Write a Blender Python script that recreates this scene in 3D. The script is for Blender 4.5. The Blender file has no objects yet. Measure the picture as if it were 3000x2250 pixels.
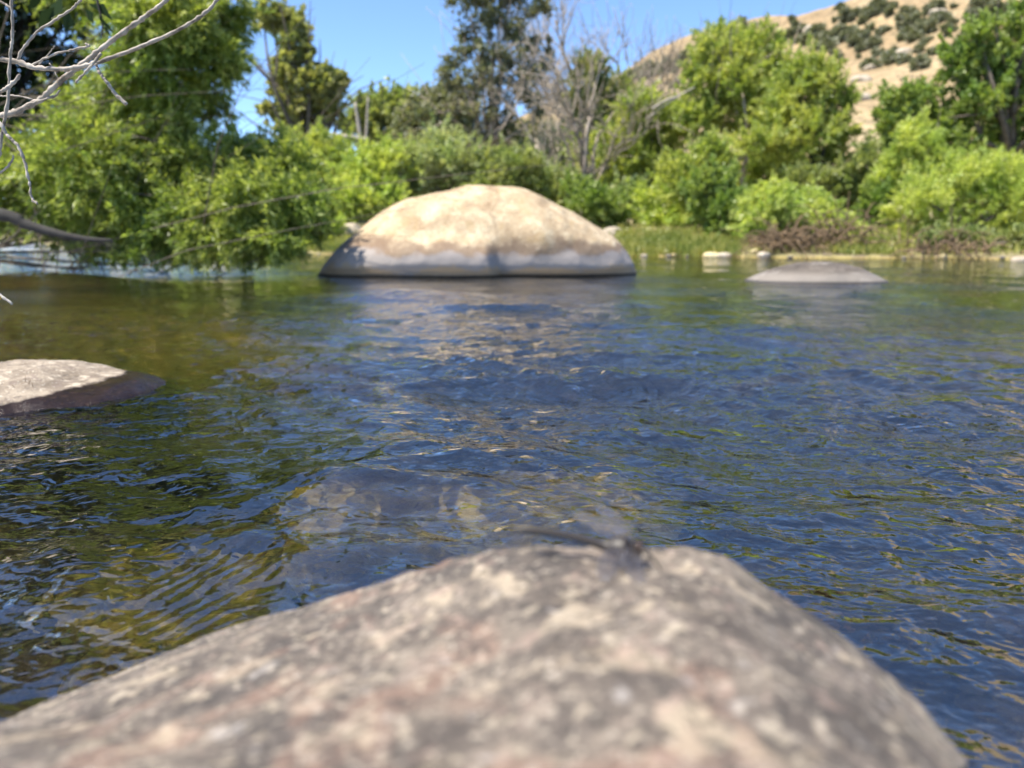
import bpy, bmesh, math, random
import numpy as np
from mathutils import Vector
random.seed(7)
rng = np.random.default_rng(11)
sc = bpy.context.scene
COL = sc.collection
# ------------------------------------------------------------------ camera geometry
H = 0.35
FPX = 2224.0
TH = math.atan(423 / FPX)
CT, ST = math.cos(TH), math.sin(TH)

def raydir(px, py):
    cx = (px - 1500) / FPX
    cy = (1125 - py) / FPX
    return np.array([cx, CT + cy * ST, -ST + cy * CT])

def at(px, py, D):
    d = raydir(px, py)
    return np.array([0, 0, H]) + d * (D / d[1])

def on_water(px, py, z=0.0):
    d = raydir(px, py)
    return np.array([0, 0, H]) + d * ((z - H) / d[2])

# ------------------------------------------------------------------ noise (numpy value noise)
def _hash(ix, iy, iz, seed):
    h = (ix * 374761393 + iy * 668265263 + iz * 2147483647 + seed * 974634777).astype(np.int64) & 0xffffffff
    h = ((h ^ (h >> 13)) * 1274126177) & 0xffffffff
    h = ((h ^ (h >> 16)) * 2246822519) & 0xffffffff
    return ((h ^ (h >> 15)) & 0xffffff) / float(0xffffff)

def vnoise(P, seed=0):
    P = np.asarray(P, float)
    i = np.floor(P).astype(np.int64)
    f = P - i
    f = f * f * f * (f * (f * 6 - 15) + 10)
    out = 0
    for dx in (0, 1):
        wx = f[..., 0] if dx else 1 - f[..., 0]
        for dy in (0, 1):
            wy = f[..., 1] if dy else 1 - f[..., 1]
            for dz in (0, 1):
                wz = f[..., 2] if dz else 1 - f[..., 2]
                out = out + wx * wy * wz * _hash(i[..., 0] + dx, i[..., 1] + dy, i[..., 2] + dz, seed)
    return out * 2 - 1

def fbm(P, scale=1.0, octv=4, seed=0, gain=0.5):
    P = np.asarray(P, float) * scale
    a, s, t = 1.0, 0, 0
    for o in range(octv):
        s = s + a * vnoise(P, seed + o * 17)
        t += a
        a *= gain
        P = P * 2.03 + 11.3
    return s / t

def sstep(a, b, x):
    t = np.clip((x - a) / (b - a), 0, 1)
    return t * t * (3 - 2 * t)

# ------------------------------------------------------------------ object helpers
def link(o, parent=None):
    COL.objects.link(o)
    if parent is not None:
        o.parent = parent
    return o

def tag(o, label=None, cat=None, group=None, kind=None):
    if label: o['label'] = label
    if cat: o['category'] = cat
    if group: o['group'] = group
    if kind: o['kind'] = kind
    return o

def empty(name, loc=(0, 0, 0)):
    o = bpy.data.objects.new(name, None)
    o.location = loc
    o.empty_display_size = 0.05
    return link(o)

def mesh_np(name, V, F, mat, parent=None, smooth=True, origin=None):
    """V (n,3) world coords, F (m,4) or (m,3) index array."""
    V = np.asarray(V, np.float32)
    F = np.asarray(F, np.int32)
    org = np.zeros(3) if origin is None else np.asarray(origin, float)
    me = bpy.data.meshes.new(name)
    k = F.shape[1]
    me.vertices.add(len(V))
    me.vertices.foreach_set('co', (V - org).astype(np.float32).ravel())
    me.loops.add(F.size)
    me.loops.foreach_set('vertex_index', F.ravel())
    me.polygons.add(len(F))
    me.polygons.foreach_set('loop_start', np.arange(0, F.size, k, dtype=np.int32))
    me.polygons.foreach_set('loop_total', np.full(len(F), k, np.int32))
    if smooth:
        me.polygons.foreach_set('use_smooth', np.ones(len(F), bool))
    me.update(calc_edges=True)
    me.materials.append(mat)
    o = bpy.data.objects.new(name, me)
    if parent is None:
        o.location = org
    return link(o, parent)

def grid_faces(nr, nc, wrap=False):
    r = np.arange(nr - 1)[:, None]
    c = np.arange(nc if wrap else nc - 1)[None, :]
    a = r * nc + c
    b = r * nc + (c + 1) % nc
    return np.stack([a, b, b + nc, a + nc], -1).reshape(-1, 4)

class Tubes:
    def __init__(self): self.V = []; self.F = []; self.n = 0
    def add(self, pts, rad, sides=6):
        pts = np.asarray(pts, float)
        n = len(pts)
        rad = np.broadcast_to(np.asarray(rad, float), (n,)) if np.ndim(rad) else np.full(n, rad)
        t = np.gradient(pts, axis=0)
        t /= np.linalg.norm(t, axis=1)[:, None] + 1e-12
        ref = np.array([0, 0, 1.0]) if abs(t[:, 2].mean()) < 0.85 else np.array([1.0, 0, 0])
        u = np.cross(t, ref); u /= np.linalg.norm(u, axis=1)[:, None] + 1e-12
        v = np.cross(t, u)
        a = np.linspace(0, 2 * np.pi, sides, endpoint=False)
        ring = pts[:, None] + rad[:, None, None] * (u[:, None] * np.cos(a)[None, :, None] + v[:, None] * np.sin(a)[None, :, None])
        V = ring.reshape(-1, 3)
        F = grid_faces(n, sides, True) + self.n
        # close the ends with a vertex
        V = np.vstack([V, pts[:1], pts[-1:]])
        i0, i1 = self.n + n * sides, self.n + n * sides + 1
        s = np.arange(sides)
        c0 = np.stack([np.full(sides, i0), self.n + (s + 1) % sides, self.n + s, np.full(sides, i0)], -1)
        b = self.n + (n - 1) * sides
        c1 = np.stack([np.full(sides, i1), b + s, b + (s + 1) % sides, np.full(sides, i1)], -1)
        self.caps = getattr(self, 'caps', []) + [c0[:, :3], c1[:, :3]]
        self.V.append(V); self.F.append(F); self.n += len(V)
    def build(self, name, mat, parent=None, origin=None):
        V = np.vstack(self.V); F = np.vstack(self.F)
        C = np.vstack(self.caps)
        # triangles: split quads so everything is one array
        T = np.vstack([F[:, [0, 1, 2]], F[:, [0, 2, 3]], C])
        return mesh_np(name, V, T, mat, parent, True, origin)

def smooth_path(pts, n=24):
    """Catmull-Rom resample"""
    p = np.asarray(pts, float)
    if len(p) < 3:
        t = np.linspace(0, 1, n)[:, None]
        return p[0] * (1 - t) + p[-1] * t
    q = np.vstack([2 * p[0] - p[1], p, 2 * p[-1] - p[-2]])
    out = []
    m = len(p) - 1
    for s in np.linspace(0, m - 1e-6, n):
        i = int(s); t = s - i
        a, b, c, d = q[i], q[i + 1], q[i + 2], q[i + 3]
        out.append(0.5 * (2 * b + (c - a) * t + (2 * a - 5 * b + 4 * c - d) * t * t + (3 * b - a - 3 * c + d) * t ** 3))
    return np.array(out)

# ------------------------------------------------------------------ material helpers
def new_mat(name):
    m = bpy.data.materials.new(name)
    m.use_nodes = True
    nt = m.node_tree
    nt.nodes.clear()
    out = nt.nodes.new('ShaderNodeOutputMaterial')
    return m, nt, out

class NB:
    """tiny node builder"""
    def __init__(self, nt): self.nt = nt
    def n(self, typ, **kw):
        nd = self.nt.nodes.new(typ)
        for k, v in kw.items():
            if k.startswith('_'):
                setattr(nd, k[1:], v)
            else:
                self.set(nd, k, v)
        return nd
    def set(self, nd, k, v):
        k = int(k[1:]) if k[0] == 'i' and k[1:].isdigit() else k.replace('_', ' ')
        s = nd.inputs[k]
        if isinstance(v, bpy.types.NodeSocket): self.nt.links.new(v, s)
        elif isinstance(v, bpy.types.Node): self.nt.links.new(v.outputs[0], s)
        else: s.default_value = v
    def noise(self, vec, scale, detail=3, rough=0.5, dist=0.0):
        return self.n('ShaderNodeTexNoise', Vector=vec, Scale=scale, Detail=detail, Roughness=rough, Distortion=dist)
    def ramp(self, fac, stops, interp='LINEAR'):
        nd = self.n('ShaderNodeValToRGB', Fac=fac)
        cr = nd.color_ramp; cr.interpolation = interp
        while len(cr.elements) < len(stops): cr.elements.new(0.5)
        for e, (p, c) in zip(cr.elements, stops):
            e.position = p
            e.color = (*c, 1) if isinstance(c, (tuple, list)) else (c, c, c, 1)
        return nd.outputs[0]
    def mix(self, fac, a, b, mode='MIX'):
        nd = self.nt.nodes.new('ShaderNodeMix'); nd.data_type = 'RGBA'; nd.blend_type = mode
        for s, v in ((nd.inputs[0], fac), (nd.inputs[6], a), (nd.inputs[7], b)):
            if isinstance(v, bpy.types.NodeSocket): self.nt.links.new(v, s)
            elif isinstance(v, tuple): s.default_value = (*v, 1) if len(v) == 3 else v
            else: s.default_value = v
        return nd.outputs[2]
    def math(self, op, a, b=0.0, clamp=False):
        nd = self.nt.nodes.new('ShaderNodeMath'); nd.operation = op; nd.use_clamp = clamp
        for s, v in zip(nd.inputs, (a, b)):
            if isinstance(v, bpy.types.NodeSocket): self.nt.links.new(v, s)
            else: s.default_value = v
        return nd.outputs[0]
    def maprange(self, v, a, b, c=0.0, d=1.0):
        nd = self.n('ShaderNodeMapRange', Value=v); nd.interpolation_type = 'SMOOTHSTEP'
        for i, x in zip((1, 2, 3, 4), (a, b, c, d)): nd.inputs[i].default_value = x
        return nd.outputs[0]

def leaf_mat(name, c1, c2, c3, trans=0.42, gloss=0.025):
    m, nt, out = new_mat(name); b = NB(nt)
    geo = b.n('ShaderNodeNewGeometry')
    tc = b.n('ShaderNodeTexCoord')
    big = b.noise(tc.outputs['Object'], 1.3, 2)
    col = b.ramp(geo.outputs['Random Per Island'], [(0.0, c1), (0.5, c2), (1.0, c3)])
    hue = b.ramp(big.outputs[0], [(0.35, (0.75, 0.85, 0.7)), (0.65, (1.25, 1.15, 1.1))])
    col = b.mix(1.0, col, hue, 'MULTIPLY')
    d = b.n('ShaderNodeBsdfDiffuse', Color=col)
    tcol = b.mix(1.0, col, (1.25, 1.3, 0.55), 'MULTIPLY')
    t = b.n('ShaderNodeBsdfTranslucent', Color=tcol)
    mx = b.n('ShaderNodeMixShader', i0=trans, i1=d, i2=t)
    g = b.n('ShaderNodeBsdfGlossy', Color=(1, 1, 1, 1), Roughness=0.42)
    mx2 = b.n('ShaderNodeMixShader', i0=gloss, i1=mx, i2=g)
    nt.links.new(mx2.outputs[0], out.inputs[0])
    return m

def simple_mat(name, stops, scale=8.0, rough=0.9, bump=0.3, detail=5, stretch=(1, 1, 1), bdist=0.02):
    m, nt, out = new_mat(name); b = NB(nt)
    tc = b.n('ShaderNodeTexCoord')
    mp = b.n('ShaderNodeMapping', Vector=tc.outputs['Object'], Scale=stretch)
    nz = b.noise(mp, scale, detail, 0.6)
    col = b.ramp(nz.outputs[0], stops)
    p = b.n('ShaderNodeBsdfPrincipled', Base_Color=col, Roughness=rough)
    bp = b.n('ShaderNodeBump', Strength=bump, Distance=bdist, Height=nz.outputs[0])
    b.set(p, 'Normal', bp)
    nt.links.new(p.outputs[0], out.inputs[0])
    return m

M = {}
M['willow'] = leaf_mat('willow_leaf', (0.12, 0.17, 0.035), (0.24, 0.3, 0.07), (0.46, 0.51, 0.19), 0.5)
M['yellow'] = leaf_mat('yellow_green_leaf', (0.22, 0.27, 0.06), (0.35, 0.4, 0.11), (0.5, 0.53, 0.2), 0.5)
M['bright'] = leaf_mat('bright_green_leaf', (0.29, 0.35, 0.08), (0.44, 0.51, 0.14), (0.56, 0.61, 0.24), 0.5)
M['mid'] = leaf_mat('mid_green_leaf', (0.18, 0.21, 0.08), (0.28, 0.32, 0.13), (0.4, 0.44, 0.22), 0.48)
M['deep'] = leaf_mat('deep_green_leaf', (0.14, 0.19, 0.05), (0.22, 0.3, 0.08), (0.35, 0.43, 0.15), 0.48)
M['dark'] = leaf_mat('dark_oak_leaf', (0.1, 0.105, 0.06), (0.17, 0.175, 0.11), (0.32, 0.32, 0.24), 0.38)
M['silver'] = leaf_mat('silver_willow_leaf', (0.26, 0.29, 0.15), (0.36, 0.41, 0.21), (0.5, 0.53, 0.34), 0.46)
M['olive'] = leaf_mat('olive_leaf', (0.21, 0.22, 0.09), (0.31, 0.32, 0.13), (0.42, 0.42, 0.22), 0.46)
M['hilloak'] = leaf_mat('hill_oak_leaf', (0.12, 0.13, 0.095), (0.17, 0.18, 0.13), (0.24, 0.245, 0.18), 0.35)
M['shade'] = leaf_mat('shade_oak_leaf', (0.02, 0.04, 0.012), (0.04, 0.065, 0.02), (0.07, 0.10, 0.03), 0.3)  # dark leaf colour also holds the shade under the canopy
M['sprig'] = leaf_mat('sprig_leaf', (0.012, 0.022, 0.012), (0.02, 0.035, 0.018), (0.03, 0.05, 0.025), 0.2, 0.0)
M['dryleaf'] = leaf_mat('dry_leaf', (0.16, 0.12, 0.07), (0.22, 0.17, 0.11), (0.3, 0.25, 0.16), 0.25)
M['bark'] = simple_mat('brown_bark', [(0.3, (0.05, 0.04, 0.03)), (0.7, (0.16, 0.13, 0.10))], 9, 0.95, 0.5, 5, (1, 1, 0.25))
M['palebark'] = simple_mat('pale_bark', [(0.3, (0.22, 0.17, 0.13)), (0.7, (0.48, 0.40, 0.33))], 6, 0.95, 0.4, 5, (1, 1, 0.2))
M['greytwig'] = simple_mat('grey_twig', [(0.3, (0.20, 0.16, 0.12)), (0.7, (0.40, 0.34, 0.27))], 5, 0.95, 0.2)
M['deadwood'] = simple_mat('dead_wood', [(0.34, (0.12, 0.095, 0.075)), (0.48, (0.30, 0.255, 0.21)), (0.66, (0.46, 0.405, 0.345))], 45, 0.85, 0.6, 5, (1, 1, 1), 0.003)
M['darklimb'] = simple_mat('dark_limb', [(0.3, (0.018, 0.016, 0.014)), (0.7, (0.05, 0.045, 0.04))], 9, 0.95, 0.4)
M['brush'] = simple_mat('dry_brush', [(0.3, (0.07, 0.045, 0.025)), (0.7, (0.24, 0.165, 0.095))], 5, 0.95, 0.2)

# ------------------------------------------------------------------ world and sun
SUN_EL = math.radians(62)
sx, sy = -0.9, -0.42
q = math.hypot(sx, sy)
sdir = Vector((sx / q * math.cos(SUN_EL), sy / q * math.cos(SUN_EL), math.sin(SUN_EL)))
w = bpy.data.worlds.new('World'); sc.world = w; w.use_nodes = True
nt = w.node_tree
bg = nt.nodes['Background']
sky = nt.nodes.new('ShaderNodeTexSky'); sky.sky_type = 'NISHITA'; sky.sun_disc = False
sky.sun_elevation = SUN_EL; sky.sun_rotation = math.atan2(sx, sy)
sky.altitude = 900; sky.air_density = 0.8; sky.dust_density = 0.05; sky.ozone_density = 6.0
nt.links.new(sky.outputs[0], bg.inputs[0])
bg.inputs[1].default_value = 0.118
sl = bpy.data.lights.new('sun', 'SUN'); sl.energy = 4.3; sl.angle = math.radians(0.53); sl.color = (1.0, 0.94, 0.82)
so = bpy.data.objects.new('sun', sl); link(so)
so.rotation_euler = sdir.to_track_quat('Z', 'Y').to_euler()
so.location = (-20, 10, 60)

# ------------------------------------------------------------------ camera
cd = bpy.data.cameras.new('camera')
cd.sensor_width = 36; cd.lens = 36 * FPX / 3000
cd.clip_start = 0.01; cd.clip_end = 3000
cd.dof.use_dof = True; cd.dof.focus_distance = 1.0; cd.dof.aperture_fstop = 4.7
cam = bpy.data.objects.new('camera', cd); link(cam)
cam.location = (0, 0, H); cam.rotation_euler = (math.pi / 2 - TH, 0, 0)
sc.camera = cam
sc.view_settings.view_transform = 'Standard'; sc.view_settings.look = 'None'
sc.view_settings.exposure = 1.36; sc.view_settings.gamma = 1
sc.cycles.max_bounces = 10; sc.cycles.transparent_max_bounces = 16; sc.cycles.transmission_bounces = 8
sc.cycles.glossy_bounces = 4; sc.cycles.diffuse_bounces = 3
sc.cycles.sample_clamp_indirect = 6; sc.cycles.blur_glossy = 0.3

# ------------------------------------------------------------------ terrain
SH_A = np.array([-3000, -500, 0, 250, 420, 700, 1000, 1800, 2200, 3000, 3600, 6000], float)
SH_D = np.array([75, 75, 70, 55, 30, 21, 18.5, 17, 15.6, 14.3, 13.4, 12], float)

def az_px(x, y): return 1500 + FPX * x / np.maximum(y, 1e-3)

def shore_dist(x, y):
    d_far = y - np.interp(az_px(x, y), SH_A, SH_D)
    d_left = (-0.72 * y - 2.2) - x
    return np.maximum(d_far, d_left)

def ground_z(x, y, detail=True):
    d = shore_dist(x, y)
    P = np.stack([x, y, np.zeros_like(x)], -1)
    if detail:
        d = d + 0.8 * fbm(P, 0.5, 3, 3) * np.clip(np.hypot(x, y) / 8, 0, 1)
    up = 0.16 * d - 0.0012 * np.minimum(d, 60) ** 2
    up = np.where(d > 6, 0.16 * 6 - .0012 * 36 + 0.05 * (d - 6), up)
    up = np.minimum(up, 3.0)
    r = np.hypot(x, y)
    deep = 0.30 + 0.25 * sstep(1.5, 5, r)
    dn = -np.minimum(deep, 0.10 * np.abs(d) + 0.02)
    z = np.where(d > 0, up, dn)
    if detail:
        z = z + np.where(d > 0, 0.05, 0.05) * fbm(P, 1.8, 4, 9)
        for bx_, by_, s1, s2, a_ in ((-1.45, 3.1, 1.3, 0.9, 0.40), (1.95, 2.9, 1.2, 0.55, 0.42), (-2.9, 4.2, 1.0, 1.0, 0.40)):
            z = z + a_ * np.exp(-((x - bx_) / s1) ** 2 - ((y - by_) / s2) ** 2)
        z = np.where((d < 0) & (z > -0.09), -0.09 + 0.2 * (z + 0.09) * (z < 0.4), z)
        near = 1 - sstep(5, 9, r)
        c = fbm(P, 9.0, 3, 21)
        z = z + near * 0.035 * np.clip(c, -0.4, 1)
    return z

na = 420
ang = np.linspace(-math.radians(80), math.radians(80), na)
rad = np.concatenate([np.geomspace(0.12, 6, 170), np.geomspace(6.06, 140, 190)])
A, R = np.meshgrid(ang, rad)
X, Y = R * np.sin(A), R * np.cos(A)
Z = ground_z(X, Y)
m, nt, out = new_mat('bed_and_bank'); b = NB(nt)
geo = b.n('ShaderNodeNewGeometry')
pos = geo.outputs['Position']
sep = b.n('ShaderNodeSeparateXYZ', Vector=pos)
vor = b.n('ShaderNodeTexVoronoi', Vector=pos, Scale=14.0)
n1 = b.noise(pos, 3.0, 5, 0.6)
n2 = b.noise(pos, 26.0, 5, 0.65)
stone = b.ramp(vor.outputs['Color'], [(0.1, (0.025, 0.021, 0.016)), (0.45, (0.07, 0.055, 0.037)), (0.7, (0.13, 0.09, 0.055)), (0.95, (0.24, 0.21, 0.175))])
algae_dim = b.ramp(n2.outputs[0], [(0.3, (0.02, 0.02, 0.01)), (0.7, (0.075, 0.066, 0.03))])  # olive algae, kept dark to stand in for light absorbed by deep water
bed = b.mix(b.maprange(n1.outputs[0], 0.42, 0.58), algae_dim, stone)
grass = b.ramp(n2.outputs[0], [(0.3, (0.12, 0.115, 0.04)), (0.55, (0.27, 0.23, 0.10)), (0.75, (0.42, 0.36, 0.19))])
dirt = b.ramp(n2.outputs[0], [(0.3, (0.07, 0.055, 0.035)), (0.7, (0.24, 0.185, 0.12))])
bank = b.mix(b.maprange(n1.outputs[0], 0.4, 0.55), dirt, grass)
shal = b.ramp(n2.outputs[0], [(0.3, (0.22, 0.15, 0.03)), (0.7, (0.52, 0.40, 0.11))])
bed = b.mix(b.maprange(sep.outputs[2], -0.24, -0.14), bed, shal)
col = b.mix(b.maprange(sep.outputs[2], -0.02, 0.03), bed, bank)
p = b.n('ShaderNodeBsdfPrincipled', Base_Color=col, Roughness=0.9)
bp = b.n('ShaderNodeBump', Strength=0.6, Distance=0.03, Height=n2.outputs[0])
b.set(p, 'Normal', bp)
nt.links.new(p.outputs[0], out.inputs[0])
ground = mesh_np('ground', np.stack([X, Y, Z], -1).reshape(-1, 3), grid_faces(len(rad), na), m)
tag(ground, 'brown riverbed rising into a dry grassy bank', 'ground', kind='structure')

# hill
HA = np.array([-4000, 0, 1000, 1400, 1600, 1750, 1830, 1900, 1980, 2150, 2300, 2400, 2480, 2560, 2640, 2800, 3000, 3400, 4500, 6500], float)
HE = np.array([20, 50, 100, 230, 320, 400, 432, 470, 505, 550, 585, 618, 638, 662, 690, 750, 815, 850, 760, 500], float)
HD0, HD1 = 70.0, 300.0
def hill_z(x, y, detail=True):
    a = az_px(x, y)
    ridge = np.interp(a, HA, HE) * HD1 / FPX
    t = np.clip((y - HD0) / (HD1 - HD0), 0, 1.6)
    z = ridge * np.where(t < 1, 1 - (1 - np.minimum(t, 1)) ** 1.25, 1 - 0.5 * (t - 1))
    if detail:
        P = np.stack([x, y, np.zeros_like(x)], -1)
        z = z + 10.0 * fbm(P, 0.02, 5, 5) * np.minimum(t * 2.5, 1) * (0.08 + 0.92 * np.clip(np.abs(1 - t) * 2.5, 0, 1)) + 0.5 * fbm(P, 0.2, 3, 8)
    return z + H
ha = np.linspace(-math.radians(62), math.radians(66), 360)
hy = np.concatenate([np.linspace(70, 320, 150), np.linspace(325, 470, 30)])
HAm, HY = np.meshgrid(ha, hy)
HX = HY * np.tan(HAm)
HZ = hill_z(HX, HY)
m, nt, out = new_mat('dry_hill'); b = NB(nt)
geo = b.n('ShaderNodeNewGeometry'); pos = geo.outputs['Position']
n1 = b.noise(pos, 0.05, 5, 0.6); n2 = b.noise(pos, 0.6, 5, 0.65)
c1 = b.ramp(n1.outputs[0], [(0.3, (0.22, 0.155, 0.085)), (0.55, (0.32, 0.24, 0.135)), (0.75, (0.40, 0.32, 0.20))])
c2 = b.ramp(n2.outputs[0], [(0.35, (0.45, 0.47, 0.42)), (0.58, (1.1, 1.05, 1.0))])
p = b.n('ShaderNodeBsdfPrincipled', Base_Color=b.mix(0.8, c1, c2, 'MULTIPLY'), Roughness=0.95)
bp = b.n('ShaderNodeBump', Strength=0.6, Distance=0.6, Height=n2.outputs[0]); b.set(p, 'Normal', bp)
nt.links.new(p.outputs[0], out.inputs[0])
hill = mesh_np('hill', np.stack([HX, HY, HZ], -1).reshape(-1, 3), grid_faces(len(hy), len(ha)), m)
tag(hill, 'golden dry grass hill rising on the right behind the trees', 'hill', kind='structure')

def hill_point(px, py):
    """where the ray through px,py meets the front of the hill"""
    ys = np.linspace(85, 299, 700)
    xs = (px - 1500) / FPX * ys / CT
    d = raydir(px, py)
    xs = d[0] / d[1] * ys
    zs = H + d[2] / d[1] * ys
    hz = hill_z(xs, ys)
    i = np.argmax(hz >= zs) if np.any(hz >= zs) else len(ys) - 1
    return np.array([xs[i], ys[i], hz[i]])

# ------------------------------------------------------------------ water
def water_material():
    m, nt, out = new_mat('river_water'); b = NB(nt)
    geo = b.n('ShaderNodeNewGeometry'); pos = geo.outputs['Position']
    mp = b.n('ShaderNodeMapping', Vector=pos, Scale=(0.8, 1.0, 1.0), Rotation=(0, 0, 0.25))
    big = b.noise(pos, 0.8, 3, 0.5)
    na_ = b.noise(mp, 19.0, 2.5, 0.5, 0.5)
    nb_ = b.noise(mp, 55.0, 1.5, 0.4, 0.6)
    amp = b.maprange(big.outputs[0], 0.35, 0.65, 0.45, 1.2)
    far = b.n('ShaderNodeVectorMath', i0=pos, _operation='LENGTH')
    amp = b.math('MULTIPLY', amp, b.maprange(far.outputs['Value'], 1.6, 4.5, 1.0, 0.85))
    h = b.math('ADD', b.math('MULTIPLY', na_.outputs[0], 0.0165), b.math('MULTIPLY', nb_.outputs[0], 0.0046))
    h = b.math('MULTIPLY', h, amp)
    bp = b.n('ShaderNodeBump', Strength=1.0, Distance=1.0, Height=h)
    fr = b.n('ShaderNodeFresnel', IOR=2.5, Normal=bp)
    gl = b.n('ShaderNodeBsdfGlossy', Color=(1, 1, 1, 1), Roughness=0.0, Normal=bp)
    rf = b.n('ShaderNodeBsdfRefraction', Color=(0.74, 0.72, 0.58, 1), Roughness=0.0, IOR=1.333, Normal=bp)
    tr = b.n('ShaderNodeBsdfTransparent', Color=(0.72, 0.71, 0.60, 1))
    body = b.n('ShaderNodeMixShader', i0=0.35, i1=rf, i2=tr)
    fin = b.n('ShaderNodeMixShader', i0=fr, i1=body, i2=gl)
    nt.links.new(fin.outputs[0], out.inputs[0])
    return m
M['water'] = water_material()

def bump_gauss(x, y, cx, cy, sxx, syy): return np.exp(-((x - cx) / sxx) ** 2 - ((y - cy) / syy) ** 2)

def water_z(x, y, spacing):
    r = np.hypot(x, y)
    z = np.zeros_like(x)
    g = np.random.default_rng(5)
    P = np.stack([x, y, np.zeros_like(x)], -1)
    wx = x + 0.10 * fbm(P, 1.7, 2, 31)
    wy = y + 0.10 * fbm(P, 1.7, 2, 47)
    calm = 0.35 + 0.9 * sstep(-0.25, 0.45, fbm(P * np.array([0.55, 1.0, 1]), 0.9, 3, 61))
    for lam0, slope, cnt in ((2.2, 0.018, 6), (1.0, 0.034, 8), (0.5, 0.048, 10), (0.25, 0.072, 12), (0.13, 0.098, 14), (0.07, 0.105, 16)):
        keep = 1 - sstep(lam0 / 5.0, lam0 / 2.2, spacing)
        if keep.max() <= 0: continue
        acc = np.zeros_like(x)
        for _ in range(cnt):
            lam = lam0 * g.uniform(0.72, 1.4)
            th = math.radians(g.normal(78, 42))
            k = 2 * math.pi / lam
            ph = g.uniform(0, 6.283)
            acc += np.sin(k * (math.cos(th) * wx + math.sin(th) * wy) + ph) / k
        z += acc * (slope * math.sqrt(2.0 / cnt)) * keep
    z *= calm * (1 - 0.4 * sstep(1.6, 4.0, r))
    # swells and boils where the current runs over sunken rocks
    for px, py, a, s1, s2 in BOILS:
        c = on_water(px, py)
        z += a * bump_gauss(x, y, c[0], c[1], s1, s2)
    # capillary wave packet upstream of the near rock
    c = on_water(640, 1690)
    e = bump_gauss(x, y, c[0], c[1], 0.07, 0.14) * sstep(-0.35, 0.3, fbm(P, 9, 2, 83))
    ph = 2 * math.pi * ((x - c[0]) * 0.94 - (y - c[1]) * 0.30 + 1.2 * (y - c[1]) ** 2) / 0.019
    z += 0.0008 * e * np.sin(ph + 2.6 * fbm(P, 16, 3, 71))
    return z

BOILS = [(1090, 1420, 0.016, 0.16, 0.05), (1480, 1320, 0.012, 0.25, 0.10), (1150, 1490, -0.010, 0.05, 0.03), (1380, 1100, 0.010, 0.22, 0.10),
         (1800, 1250, 0.012, 0.18, 0.08), (1150, 870, 0.05, 0.5, 0.35), (1450, 905, 0.03, 0.6, 0.3), (500, 1175, 0.02, 0.10, 0.08),
         (120, 835, 0.10, 0.7, 0.5), (2250, 985, 0.02, 0.3, 0.25), (1900, 1110, 0.012, 0.3, 0.12)]
wang = np.concatenate([np.linspace(-70, -41, 60), np.linspace(-40.9, 40.9, 1150), np.linspace(41, 70, 60)])
wang = np.radians(wang)
# depression angles from steep to nearly level, then straight on to the horizon banks
dep = np.concatenate([np.linspace(math.radians(58), math.radians(44), 50), np.linspace(math.radians(43.8), math.radians(0.6), 760)])
wr = np.concatenate([H / np.tan(dep), np.geomspace(36, 130, 30)])
WA, WR = np.meshgrid(wang, wr)
WX, WY = WR * np.sin(WA), WR * np.cos(WA)
sp = np.gradient(wr)[:, None] * np.ones_like(WA)
WZ = water_z(WX, WY, sp)
WZ = WZ * (1 - sstep(9, 16, WR)) + 0.0
water = mesh_np('water', np.stack([WX, WY, WZ], -1).reshape(-1, 3), grid_faces(len(wr), len(wang)), M['water'])
tag(water, 'rippling clear river water', 'water', kind='structure')

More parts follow.
